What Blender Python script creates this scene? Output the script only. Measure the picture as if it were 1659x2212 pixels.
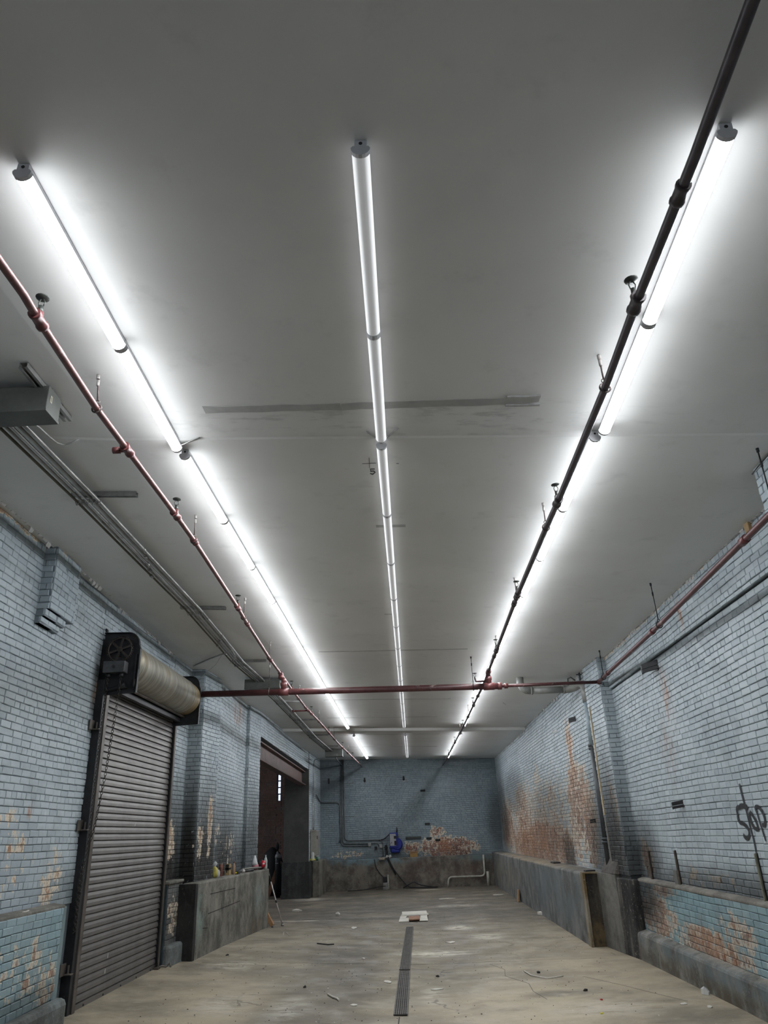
import bpy, bmesh, math, random
import numpy as np
from mathutils import Vector, Matrix

random.seed(7)
SC = bpy.context.scene
COL = SC.collection
for o in list(bpy.data.objects):
    bpy.data.objects.remove(o, do_unlink=True)

# ------------------------------------------------------------------ camera
IMG_W, IMG_H, FOCAL = 1659.0, 2212.0, 1584.0
CAM_Z = 1.75
_f = np.array([63.5, 694.0, FOCAL]); _f /= np.linalg.norm(_f)       # room's long axis seen by the camera
_u = np.array([-149.5, -3604.0, FOCAL]); _u -= _f * (_u @ _f); _u /= np.linalg.norm(_u)
_r = np.cross(_f, _u)
if _r[0] < 0: _r = -_r
cam_d = bpy.data.cameras.new('camera')
cam_d.sensor_fit = 'VERTICAL'
cam_d.sensor_height = 36.0
cam_d.sensor_width = 27.0
cam_d.lens = FOCAL / IMG_H * 36.0
cam_d.clip_start = 0.05
cam_d.clip_end = 200
cam = bpy.data.objects.new('camera', cam_d)
COL.objects.link(cam)
_X = Vector((_r[0], _f[0], _u[0])); _Y = -Vector((_r[1], _f[1], _u[1])); _Z = -Vector((_r[2], _f[2], _u[2]))
cam.matrix_world = Matrix(((_X.x, _Y.x, _Z.x, 0), (_X.y, _Y.y, _Z.y, 0), (_X.z, _Y.z, _Z.z, CAM_Z), (0, 0, 0, 1)))
SC.camera = cam

# ------------------------------------------------------------------ world, lamps' strength, exposure
LAMP_STRENGTH = 40.0          # the two lit tube rows
DIM_STRENGTH = 0.40          # the dimmed middle row
world = bpy.data.worlds.new('world')
SC.world = world
world.use_nodes = True
world.node_tree.nodes['Background'].inputs[0].default_value = (0.74, 0.82, 0.92, 1)
world.node_tree.nodes['Background'].inputs[1].default_value = 0.55  # soft fill that enters by the added gateway behind the camera
vs = SC.view_settings
SC.display_settings.display_device = 'sRGB'
vs.view_transform = 'Standard'
vs.look = 'None'
vs.exposure = 0.62
vs.gamma = 1.0
vs.use_curve_mapping = False
SC.cycles.max_bounces = 5
SC.cycles.diffuse_bounces = 3
SC.cycles.use_adaptive_sampling = True
SC.cycles.adaptive_threshold = 0.09
SC.cycles.glossy_bounces = 3
SC.cycles.transparent_max_bounces = 6
SC.cycles.caustics_reflective = False
SC.cycles.caustics_refractive = False

def proj_px(P):
    d = (P[0], P[1], P[2] - CAM_Z)
    c = _r * d[0] + _f * d[1] + _u * d[2]
    if c[2] <= 0.05: return None
    return (IMG_W / 2 + FOCAL * c[0] / c[2], IMG_H / 2 + FOCAL * c[1] / c[2], c[2])

def clamp(v, a=0.0, b=1.0): return min(max(v, a), b)
STEP_NEAR, STEP_FAR = 4.74, 20.6
def ceilz(x, y):
    t = clamp((y - 4) / 24.8)
    b = 4.43 - .06 * clamp((y - 4.6) / 16) if y < STEP_FAR else 4.30 - .01 * (y - 20.5) / 8
    return b - (.05 - .02 * t) * x + .052 * max(0, -2.2 - x) * clamp((12.5 - y) / 3.5)
def floorz(x, y):
    a = clamp(-x / 3.7); b = 1 - clamp((y - 14) / 8)
    c = clamp(x / 3.2) * clamp((12.5 - y) / 4)
    return .15 * a * b + .07 * c

# ------------------------------------------------------------------ mesh helpers
class MB:
    def __init__(s): s.v = []; s.f = []; s.sm = []
    def add(s, vs_, fs_, smooth=False):
        o = len(s.v); s.v += [tuple(p) for p in vs_]
        for f in fs_: s.f.append(tuple(i + o for i in f)); s.sm.append(smooth)
        return s
    def box(s, x0, x1, y0, y1, z0, z1):
        v = [(x0,y0,z0),(x1,y0,z0),(x1,y1,z0),(x0,y1,z0),(x0,y0,z1),(x1,y0,z1),(x1,y1,z1),(x0,y1,z1)]
        return s.add(v, [(3,2,1,0),(4,5,6,7),(0,1,5,4),(1,2,6,5),(2,3,7,6),(3,0,4,7)])
    def prism(s, poly, z0, z1):
        # poly: CCW list of (x,y); z0/z1 numbers or functions of (x,y)
        n = len(poly); a = z0 if callable(z0) else (lambda x, y: z0); b = z1 if callable(z1) else (lambda x, y: z1)
        v = [(x, y, a(x, y)) for x, y in poly] + [(x, y, b(x, y)) for x, y in poly]
        f = [tuple(reversed(range(n))), tuple(range(n, 2*n))]
        f += [(i, (i+1) % n, (i+1) % n + n, i + n) for i in range(n)]
        return s.add(v, f)
    def obox(s, c, ax, ay, az):
        # oriented box by centre and three half-axis vectors
        c, ax, ay, az = map(Vector, (c, ax, ay, az))
        v = [c - ax - ay - az, c + ax - ay - az, c + ax + ay - az, c - ax + ay - az,
             c - ax - ay + az, c + ax - ay + az, c + ax + ay + az, c - ax + ay + az]
        return s.add(v, [(3,2,1,0),(4,5,6,7),(0,1,5,4),(1,2,6,5),(2,3,7,6),(3,0,4,7)])
    def tube(s, pts, r, seg=10, cap=True):
        pts = [Vector(p) for p in pts]; n = len(pts)
        rs = r if isinstance(r, (list, tuple)) else [r] * n
        t0 = (pts[1] - pts[0]).normalized()
        up = Vector((0, 0, 1)) if abs(t0.z) < .9 else Vector((1, 0, 0))
        side = t0.cross(up).normalized()
        V = []; F = []
        for i, p in enumerate(pts):
            if i == 0: t = t0
            elif i == n - 1: t = (pts[i] - pts[i-1]).normalized()
            else: t = ((pts[i+1] - p).normalized() + (p - pts[i-1]).normalized()).normalized()
            side = (side - t * side.dot(t)).normalized(); u = side.cross(t)
            for k in range(seg):
                a = 2 * math.pi * k / seg
                V.append(p + (side * math.cos(a) + u * math.sin(a)) * rs[i])
        for i in range(n - 1):
            for k in range(seg):
                k2 = (k + 1) % seg
                F.append((i*seg+k, i*seg+k2, (i+1)*seg+k2, (i+1)*seg+k))
        s.add(V, F, True)
        if cap:
            o = len(s.v) - len(V)
            s.f.append(tuple(o + k for k in reversed(range(seg)))); s.sm.append(False)
            s.f.append(tuple(o + (n-1)*seg + k for k in range(seg))); s.sm.append(False)
        return s
    def cyl(s, a, b, r, seg=12, r2=None): return s.tube([a, b], [r, r if r2 is None else r2], seg)
    def torus(s, c, axis, R, r, seg=14, sub=6):
        c = Vector(c); ax = Vector(axis).normalized()
        u = ax.cross(Vector((0,0,1)) if abs(ax.z) < .9 else Vector((1,0,0))).normalized(); w = ax.cross(u)
        V = []; F = []
        for i in range(seg):
            a = 2*math.pi*i/seg; d = u*math.cos(a) + w*math.sin(a)
            for k in range(sub):
                b = 2*math.pi*k/sub
                V.append(c + d*(R + r*math.cos(b)) + ax*(r*math.sin(b)))
        for i in range(seg):
            for k in range(sub):
                F.append((i*sub+k, ((i+1)%seg)*sub+k, ((i+1)%seg)*sub+(k+1)%sub, i*sub+(k+1)%sub))
        return s.add(V, F, True)
    def lathe(s, c, prof, seg=16, axis=(0,0,1)):
        # prof: list of (r, h) along axis
        c = Vector(c); ax = Vector(axis).normalized()
        u = ax.cross(Vector((0,1,0)) if abs(ax.y) < .9 else Vector((1,0,0))).normalized(); w = ax.cross(u)
        V = []; F = []
        for r, h in prof:
            for k in range(seg):
                a = 2*math.pi*k/seg
                V.append(c + ax*h + (u*math.cos(a) + w*math.sin(a))*max(r, 1e-4))
        for i in range(len(prof)-1):
            for k in range(seg):
                k2 = (k+1)%seg
                F.append((i*seg+k, i*seg+k2, (i+1)*seg+k2, (i+1)*seg+k))
        s.add(V, F, True); o = len(s.v) - len(V)
        s.f.append(tuple(o + k for k in reversed(range(seg)))); s.sm.append(False)
        s.f.append(tuple(o + (len(prof)-1)*seg + k for k in range(seg))); s.sm.append(False)
        return s
    def blob(s, c, rad, n=10, jit=.12, seed=0, flat=None):
        rnd = random.Random(seed); V = []; F = []; m = n + 4
        for i in range(n + 1):
            th = math.pi * i / n
            for k in range(m):
                ph = 2*math.pi*k/m; j = 1 + rnd.uniform(-jit, jit)
                z = math.cos(th) * rad[2] * j
                if flat is not None: z = max(z, flat)
                V.append((c[0] + math.sin(th)*math.cos(ph)*rad[0]*j, c[1] + math.sin(th)*math.sin(ph)*rad[1]*j, c[2] + z))
        for i in range(n):
            for k in range(m):
                F.append((i*m+k, (i+1)*m+k, (i+1)*m+(k+1)%m, i*m+(k+1)%m))
        return s.add(V, F, True)
    def mesh(s, name):
        me = bpy.data.meshes.new(name); me.from_pydata(s.v, [], s.f)
        me.polygons.foreach_set('use_smooth', s.sm); me.update(); return me

def link_obj(name, me, m, parent=None, local=False):
    o = bpy.data.objects.new(name, me)
    if m is not None and me is not None and not me.materials: me.materials.append(m)
    COL.objects.link(o)
    if parent is not None:
        o.parent = parent
        if not local:
            w = parent.get('_w'); loc = Vector(w) if w is not None else Vector((0, 0, 0))
            o.matrix_parent_inverse = Matrix.Translation(-loc)
    return o
def obj(name, mb, m, parent=None, local=False, bevel=0.0, seg=2):
    me = mb.mesh(name)
    bm = bmesh.new(); bm.from_mesh(me)
    if bevel > 0:
        es = [e for e in bm.edges if len(e.link_faces) == 2 and e.calc_face_angle(0) > .5]
        bmesh.ops.bevel(bm, geom=es, offset=bevel, segments=seg, profile=.5, affect='EDGES', clamp_overlap=True)
    bmesh.ops.recalc_face_normals(bm, faces=bm.faces)
    bm.to_mesh(me); bm.free()
    return link_obj(name, me, m, parent, local)
def tag(o, label=None, cat=None, group=None, kind=None):
    if label: o['label'] = label
    if cat: o['category'] = cat
    if group: o['group'] = group
    if kind: o['kind'] = kind
    return o
def thing(name, label, cat, loc=(0, 0, 0), group=None, kind=None):
    o = bpy.data.objects.new(name, None); COL.objects.link(o)
    o.empty_display_size = .1; o.location = loc
    tag(o, label, cat, group, kind)
    o['_w'] = tuple(loc)
    return o
def done(root):
    if '_w' in root: del root['_w']

# ------------------------------------------------------------------ material helpers
class Mat:
    def __init__(s, name):
        s.m = bpy.data.materials.new(name); s.m.use_nodes = True
        s.t = s.m.node_tree; s.t.nodes.clear()
        s.out = s.n('ShaderNodeOutputMaterial'); s.b = s.n('ShaderNodeBsdfPrincipled')
        s.l(s.b.outputs[0], s.out.inputs[0]); s._pos = None
    def n(s, t, **k):
        nd = s.t.nodes.new(t)
        for a, b in k.items(): setattr(nd, a, b)
        return nd
    def l(s, a, b): s.t.links.new(a, b)
    def pos(s):
        if s._pos is None: s._pos = s.n('ShaderNodeNewGeometry').outputs['Position']
        return s._pos
    def objpos(s): return s.n('ShaderNodeTexCoord').outputs['Object']
    def vmath(s, op, a, b=None):
        nd = s.n('ShaderNodeVectorMath', operation=op)
        for i, v in enumerate((a, b)):
            if v is None: continue
            if isinstance(v, (tuple, list)): nd.inputs[i].default_value = v
            else: s.l(v, nd.inputs[i])
        return nd.outputs['Value'] if op in ('LENGTH', 'DISTANCE', 'DOT_PRODUCT') else nd.outputs[0]
    def math(s, op, a, b=None, c=None, cl=False):
        nd = s.n('ShaderNodeMath', operation=op, use_clamp=cl)
        for i, v in enumerate((a, b, c)):
            if v is None: continue
            if isinstance(v, (int, float)): nd.inputs[i].default_value = v
            else: s.l(v, nd.inputs[i])
        return nd.outputs[0]
    def noise(s, scale=5, detail=4, rough=.55, vec=None, stretch=None, dist=0.0):
        v = vec if vec is not None else s.pos()
        if stretch: v = s.vmath('MULTIPLY', v, stretch)
        nd = s.n('ShaderNodeTexNoise'); s.l(v, nd.inputs['Vector'])
        nd.inputs['Scale'].default_value = scale; nd.inputs['Detail'].default_value = detail
        nd.inputs['Roughness'].default_value = rough; nd.inputs['Distortion'].default_value = dist
        return nd.outputs['Fac']
    def ramp(s, x, a, b, c=0.0, d=1.0, smooth=True):
        nd = s.n('ShaderNodeMapRange', interpolation_type='SMOOTHSTEP' if smooth else 'LINEAR')
        s.l(x, nd.inputs[0]); nd.inputs[1].default_value = a; nd.inputs[2].default_value = b
        nd.inputs[3].default_value = c; nd.inputs[4].default_value = d
        return nd.outputs[0]
    def mix(s, f, a, b, mode='MIX'):
        nd = s.n('ShaderNodeMix', data_type='RGBA', blend_type=mode)
        if isinstance(f, (int, float)): nd.inputs[0].default_value = f
        else: s.l(f, nd.inputs[0])
        for i, v in ((6, a), (7, b)):
            if isinstance(v, (tuple, list)): nd.inputs[i].default_value = (*v[:3], 1)
            else: s.l(v, nd.inputs[i])
        return nd.outputs[2]
    def blobs(s, lst, soft=(1.0, .2)):
        # soft union of ellipsoids in room space: (centre, radii, strength)
        tot = None
        for c, r, k in lst:
            d = s.vmath('SUBTRACT', s.pos(), tuple(c))
            d = s.vmath('MULTIPLY', d, tuple(1.0/x for x in r))
            f = s.ramp(s.vmath('LENGTH', d), soft[0], soft[1], 0, k)
            tot = f if tot is None else s.math('MAXIMUM', tot, f)
        return tot
    def sep(s, v=None):
        nd = s.n('ShaderNodeSeparateXYZ'); s.l(v if v is not None else s.pos(), nd.inputs[0]); return nd.outputs
    def attr(s, name): return s.n('ShaderNodeAttribute', attribute_name=name).outputs
    def color(s, c):
        if isinstance(c, (tuple, list)): s.b.inputs['Base Color'].default_value = (*c[:3], 1)
        else: s.l(c, s.b.inputs['Base Color'])
        return s
    def rough(s, r):
        if isinstance(r, (int, float)): s.b.inputs['Roughness'].default_value = r
        else: s.l(r, s.b.inputs['Roughness'])
        return s
    def metal(s, v): s.b.inputs['Metallic'].default_value = v; return s
    def spec(s, v): s.b.inputs['Specular IOR Level'].default_value = v; return s
    def bump(s, h, strength=.3, dist=.01):
        nd = s.n('ShaderNodeBump'); nd.inputs['Strength'].default_value = strength; nd.inputs['Distance'].default_value = dist
        s.l(h, nd.inputs['Height']); s.l(nd.outputs[0], s.b.inputs['Normal']); return s

def plain(name, col, rough=.5, metal=0.0, var=.25, scale=12, bump=0.0, dirt=None, local=True):
    m = Mat(name); p = m.objpos() if local else m.pos()
    f = m.noise(scale, 4, .6, vec=p)
    dark = tuple(c*(1-var) for c in col); lite = tuple(min(1, c*(1+var*.6)) for c in col)
    c = m.mix(m.ramp(f, .3, .7), dark, lite)
    if dirt:
        g = m.noise(scale*.6, 6, .7, vec=p)
        c = m.mix(m.ramp(g, dirt[3] if len(dirt) > 3 else .52, .72), c, dirt[:3])
    m.color(c).rough(rough).metal(metal)
    if bump: m.bump(m.noise(scale*6, 3, .6, vec=p), bump, .004)
    return m.m
def emit(name, col, k):
    m = bpy.data.materials.new(name); m.use_nodes = True; t = m.node_tree; t.nodes.clear()
    o = t.nodes.new('ShaderNodeOutputMaterial'); e = t.nodes.new('ShaderNodeEmission')
    e.inputs[0].default_value = (*col, 1); e.inputs[1].default_value = k
    t.links.new(e.outputs[0], o.inputs[0]); return m

# ------------------------------------------------------------------ materials
def brick_mat(name, paint, paint2, peel, soot, rust, base_peel=-.25, brick=((.30,.13,.075),(.36,.24,.16),(.16,.085,.06)), cream=(.62,.54,.43), speck=.5, soot_first=False):
    m = Mat(name)
    big = m.noise(.55, 3, .6)
    col = m.mix(m.ramp(big, .35, .68), paint, paint2)
    bv = m.attr('bv')[2]
    col = m.mix(.8, col, m.mix(m.math('MAXIMUM', bv, 0.0), (.84,.85,.86), (1.08,1.07,1.06)), 'MULTIPLY')
    # dull grey weathering and small pits in the paint
    col = m.mix(m.ramp(m.noise(2.3, 4, .65), .5, .8, 0, .55), col, (.20,.215,.22))
    pits = m.noise(42, 2, .6)
    col = m.mix(m.ramp(pits, .69, .75, 0, speck), col, (.07,.08,.085))
    scr = m.noise(16, 2, .5, stretch=(1, 1, .35))
    col = m.mix(m.ramp(scr, .70, .78, 0, .35), col, (.62,.66,.68))
    # soot baked onto the paint
    if soot and soot_first:
        s = m.blobs(soot, (1.0, .34))
        s = m.math('MULTIPLY', s, m.ramp(m.noise(1.6, 3, .65, stretch=(1, 1, .4)), .22, .55, .72, 1.0))
        col = m.mix(m.math('MULTIPLY', s, m.ramp(m.noise(14, 3, .7), .74, .64, .2, 1.0)), col, (.017,.016,.0145))
    # paint flaked off: cream undercoat, then bare brick
    n1 = m.noise(6.5, 4, .70, stretch=(1, 1, .55))
    n2 = m.noise(24, 2, .6); n3 = m.noise(15, 3, .65, stretch=(1, 1, .7))
    n = m.math('ADD', m.math('MULTIPLY', n1, .6), m.math('MULTIPLY', n3, .4))
    z = m.blobs(peel) if peel else None
    bvc = m.math('MAXIMUM', bv, 0.25)
    v = m.math('ADD', n, m.math('MULTIPLY', m.math('SUBTRACT', bvc, .5), .11))
    v = m.math('ADD', v, (m.math('ADD', m.math('MULTIPLY', z, .62), base_peel) if z is not None else base_peel))
    bn = m.noise(9, 2, .6); bn2 = m.noise(1.3, 2, .6)
    hue = m.math('FRACT', m.math('MULTIPLY', m.math('ADD', bvc, bn), 5.3))
    bare = m.mix(m.ramp(hue, .1, .75), brick[0], brick[1])
    bare = m.mix(m.ramp(bn2, .42, .62, 0, .75), bare, brick[2])
    bare = m.mix(m.ramp(bn, .52, .66, 0, .7), bare, (.10,.095,.09))
    bare = m.mix(m.ramp(n2, .54, .64, 0, .75), bare, cream)
    bare = m.mix(m.ramp(scr, .56, .66, 0, .6), bare, paint2)
    fl = m.ramp(v, .50, .525)
    fl2 = m.ramp(v, .55, .60)
    col = m.mix(fl, col, cream)
    col = m.mix(fl2, col, bare)
    # soot and rust runs
    if soot and not soot_first:
        s = m.blobs(soot, (1.0, .34))
        s = m.math('MULTIPLY', s, m.ramp(m.noise(1.6, 3, .65, stretch=(1, 1, .4)), .22, .55, .72, 1.0))
        col = m.mix(m.math('MULTIPLY', s, m.ramp(m.noise(14, 3, .7), .74, .64, .2, 1.0)), col, (.017,.016,.0145))
    if rust:
        r = m.blobs(rust, (1.0, .1))
        r = m.math('MULTIPLY', r, m.ramp(m.noise(11, 3, .7, stretch=(1, 1, .25)), .42, .62))
        col = m.mix(r, col, (.33,.145,.06))
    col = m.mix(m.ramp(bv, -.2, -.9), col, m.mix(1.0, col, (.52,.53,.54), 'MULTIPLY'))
    m.color(col).rough(m.ramp(n1, .3, .7, .42, .62))
    m.spec(.35)
    h = m.math('ADD', m.math('MULTIPLY', m.noise(30, 2, .6), .6), m.math('MULTIPLY', fl, -.5))
    m.bump(h, .45, .006)
    return m.m

PAINT, PAINT2 = (.395,.452,.484), (.315,.372,.405)
TEAL, TEAL2 = (.19,.30,.335), (.24,.325,.35)
L_PEEL = [((-3.72,7.2,1.7),(.5,1.2,.75),0.38),((-3.75,8.3,1.45),(.4,.6,.55),0.38),
          ((-3.79,12.2,1.75),(.25,.7,.6),0.57),((-3.5,13.55,2.1),(.2,.22,.95),0.57),((-3.52,13.1,1.75),(.3,.3,.6),0.48),
          ((-3.52,14.3,1.9),(.3,.5,.6),0.34),((-3.52,15.4,1.6),(.3,1.3,.7),0.31),((-3.4,28.,1.2),(.3,1.,.4),0.34),((-3.68,6.9,4.68),(.3,3,.10),0.47)]
L_SOOT = [((-3.79,12.45,.6),(.5,1.25,2.7),1.0),((-3.67,12.95,.6),(.35,.22,3.4),1.0),((-3.5,13.4,.6),(.6,1.3,2.9),.98),
          ((-3.54,15.0,.6),(.5,3.0,2.5),.95),((-3.54,16.6,.6),(.5,1.6,2.2),.85),((-3.5,17.2,.6),(.5,1.2,3.2),.8),((-3.79,9.0,3.6),(.2,.32,.9),.7),((-3.79,12.5,3.9),(.3,.5,.6),.35),
          ((-3.72,8.7,1.2),(.3,1.0,.5),.35)]
L_RUST = [((-3.56,15.75,4.22),(.3,.75,.40),1.0),((-3.79,8.9,3.45),(.2,.16,.25),1.0),((-3.70,7.6,2.1),(.2,.08,.12),1.0)]
R_PEEL = [((3.15,20.5,1.8),(.4,12,2.3),.43),((3.15,15.3,2.2),(.4,1.6,1.5),0.60),((3.15,17.9,2.1),(.4,1.5,1.3),0.50),((3.15,20.5,1.35),(.4,10.,1.15),0.66),
          ((3.15,22.8,2.2),(.4,3.2,1.4),0.57),((3.15,26.4,1.9),(.4,3.2,1.6),0.58),((3.15,15.2,3.3),(.3,.55,.8),0.48),((3.15,14.4,1.9),(.4,1.2,1.6),0.64),
          ((3.29,11.6,1.3),(.3,.45,.5),0.64),((3.13,12.3,1.9),(.2,.40,1.3),0.40),((3.15,19.6,2.9),(.3,1.0,.6),0.41),((3.28,9.6,1.15),(.2,2.,.25),0.36),
          ((3.25,11.9,4.25),(.3,8,.07),0.43)]
R_SOOT = [((3.15,18.3,2.0),(.4,3.5,1.2),.45),((3.15,16.6,1.2),(.5,.9,.8),.85),((3.15,13.6,1.1),(.5,1.4,1.9),.8),((3.12,12.5,.8),(.4,.95,2.7),.98),((3.22,12.04,.6),(.25,.16,1.9),.85),((3.30,11.7,1.0),(.3,1.3,1.2),.85),
          ((3.30,9,.96),(.2,6,.45),.75),((3.15,27.8,2.2),(.3,2.5,1.8),.75),((3.15,24.5,2.8),(.3,3.5,.9),.55)]
R_RUST = [((3.28,9.55,3.2),(.2,.28,.55),.8),((3.25,8.5,3.95),(.2,.1,.3),.8),((3.15,15.2,3.0),(.3,.5,1.0),1.0),((3.15,22,1.5),(.3,8,.8),.85),((3.28,9.9,2.6),(.2,.35,.5),.5)]
B_PEEL = [((1.2,28.75,1.25),(1.85,.4,.65),0.66),((.85,28.75,1.75),(.6,.4,.4),0.53),((-.1,28.75,1.25),(.5,.4,.45),0.57),((-2.4,28.75,1.15),(1.4,.4,.25),0.41)]
B_SOOT = [((0,28.75,1.0),(3.6,.5,.45),.35),((-3.2,28.75,3.9),(1.6,.5,1.6),.35),((3.1,28.75,2.0),(.6,.5,1.6),.55)]
M_WL = brick_mat('painted_brick_left', PAINT, PAINT2, L_PEEL, L_SOOT, L_RUST, soot_first=True, brick=((.50,.40,.28),(.38,.27,.18),(.30,.15,.085)))
M_WR = brick_mat('painted_brick_right', PAINT, PAINT2, R_PEEL, R_SOOT, R_RUST)
M_WB = brick_mat('painted_brick_back', (.235,.290,.322), (.185,.235,.265), B_PEEL, B_SOOT, [((1.1,28.75,1.3),(.5,.4,.4),.8)], brick=((.26,.10,.07),(.30,.17,.13),(.12,.06,.05)))
M_TR = brick_mat('teal_brick_right', TEAL, TEAL2, [((3.2,11.3,.60),(.3,1.6,.5),.60),((3.2,9.5,.48),(.3,1.9,.34),.60),((3.2,8.6,.7),(.3,.9,.36),.5),((3.2,10.9,.95),(.3,1.0,.14),.56),((3.2,7.6,.5),(.3,.9,.25),.5)],
                 [((3.2,11.9,.85),(.3,1.3,.60),.92),((3.2,11.2,.95),(.3,1.4,.18),.6)], [((3.2,9.3,.5),(.3,1.2,.2),.5)], brick=((.27,.115,.07),(.33,.24,.17),(.13,.09,.07)), cream=(.47,.41,.34))
M_TL = brick_mat('teal_brick_left', (.23,.345,.385), (.28,.37,.40), [((-3.6,7.6,.75),(.4,1.0,.6),.40),((-3.6,8.1,.6),(.4,.5,.45),.46)], [((-3.6,7.8,.45),(.3,1.5,.2),.5)], None, brick=((.30,.15,.11),(.36,.27,.2),(.16,.09,.07)))
M_SB = brick_mat('sooty_brick', (.12,.125,.12), (.09,.09,.085), [((-3.65,12.3,.75),(.3,.5,.5),.5)], None, None, brick=((.16,.10,.075),(.26,.2,.16),(.09,.06,.05)))
M_ANX = brick_mat('bare_brown_brick', (.24,.15,.115), (.17,.105,.08), None, None, None, base_peel=-.6, speck=.3)

def concrete(name, base, dark, lite, streak=True, extra=None, bump=.35):
    m = Mat(name)
    c = m.mix(m.ramp(m.noise(1.9, 7, .72), .40, .60), tuple(min(1, x*1.15) for x in base), dark)
    if streak: c = m.mix(m.ramp(m.noise(5, 6, .68, stretch=(1, 1, .22)), .47, .72, 0, .55), c, lite)
    if streak: c = m.mix(m.ramp(m.noise(2.6, 6, .7, stretch=(1, 1, .5)), .46, .66, 0, .6), c, tuple(x*.6 for x in dark))
    c = m.mix(m.ramp(m.noise(9, 6, .7), .5, .75, 0, .7), c, dark)
    c = m.mix(m.ramp(m.noise(28, 3, .6), .60, .70, 0, .6), c, lite)
    for (bl, col, k, sc) in (extra or []):
        f = m.math('MULTIPLY', m.blobs(bl, (1.0, .2)), m.ramp(m.noise(sc, 5, .65), .35, .6))
        c = m.mix(m.math('MULTIPLY', f, k), c, col)
    m.color(c).rough(.78).spec(.3)
    m.bump(m.math('ADD', m.noise(14, 6, .65), m.math('MULTIPLY', m.noise(60, 2, .5), .3)), bump, .012)
    return m.m
M_LEDGE_L = concrete('ledge_concrete_left', (.18,.17,.145), (.085,.083,.072), (.29,.28,.235),
    extra=[([((-3.4,12.75,.7),(.3,.35,.5),1)], (.22,.30,.27), .7, 3), ([((-3.2,16.6,.7),(.3,.7,.5),1)], (.24,.30,.28), .5, 4), ([((-3.3,16.2,.2),(.4,1.2,.3),1)], (.16,.12,.075), .6, 3)])
M_LEDGE_R = concrete('ledge_concrete_right', (.165,.17,.165), (.085,.088,.085), (.26,.25,.215),
    extra=[([((2.73,16.5,.6),(.3,4.5,.7),1)], (.13,.155,.165), .8, 1.5), ([((2.73,25,.5),(.3,5,.6),1)], (.20,.175,.13), .7, 2), ([((2.9,21,1.04),(.4,9,.06),1)], (.36,.27,.17), .8, 3)])
M_LEDGE_B = concrete('ledge_concrete_back', (.17,.15,.125), (.085,.075,.065), (.25,.235,.2),
    extra=[([((-1.5,28.6,.95),(2.2,.5,.28),1)], (.17,.26,.30), .9, 2), ([((2.2,28.6,.9),(1.1,.5,.2),1)], (.13,.18,.19), .8, 2), ([((.2,28.6,.5),(.9,.5,.6),1)], (.085,.055,.045), .8, 2), ([((1.9,28.6,.5),(1.,.5,.5),1)], (.10,.06,.045), .6, 3)])
M_DARKCON = concrete('sooty_concrete', (.024,.024,.023), (.013,.013,.0125), (.060,.058,.054))
M_FOOTCON = concrete('scuffed_dark_concrete', (.048,.05,.05), (.03,.031,.031), (.085,.085,.08))
M_PIERCON = concrete('dark_grey_concrete', (.062,.062,.058), (.052,.052,.05), (.075,.073,.068), streak=False)
M_CURB = concrete('curb_concrete', (.19,.19,.175), (.085,.082,.072), (.30,.28,.235),
    extra=[([((3.1,8.5,.28),(.3,6,.14),1)], (.13,.165,.18), .75, 2), ([((3.1,8.5,.08),(.3,7,.17),1)], (.085,.07,.05), .95, 4), ([((3.2,8.5,.40),(.3,7,.05),1)], (.26,.235,.195), .8, 4)])
M_CURB_L = concrete('curb_concrete_left', (.16,.18,.18), (.09,.095,.09), (.24,.25,.23))
M_BASECON = concrete('pier_base_concrete', (.15,.145,.13), (.095,.092,.085), (.20,.195,.175))

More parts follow.
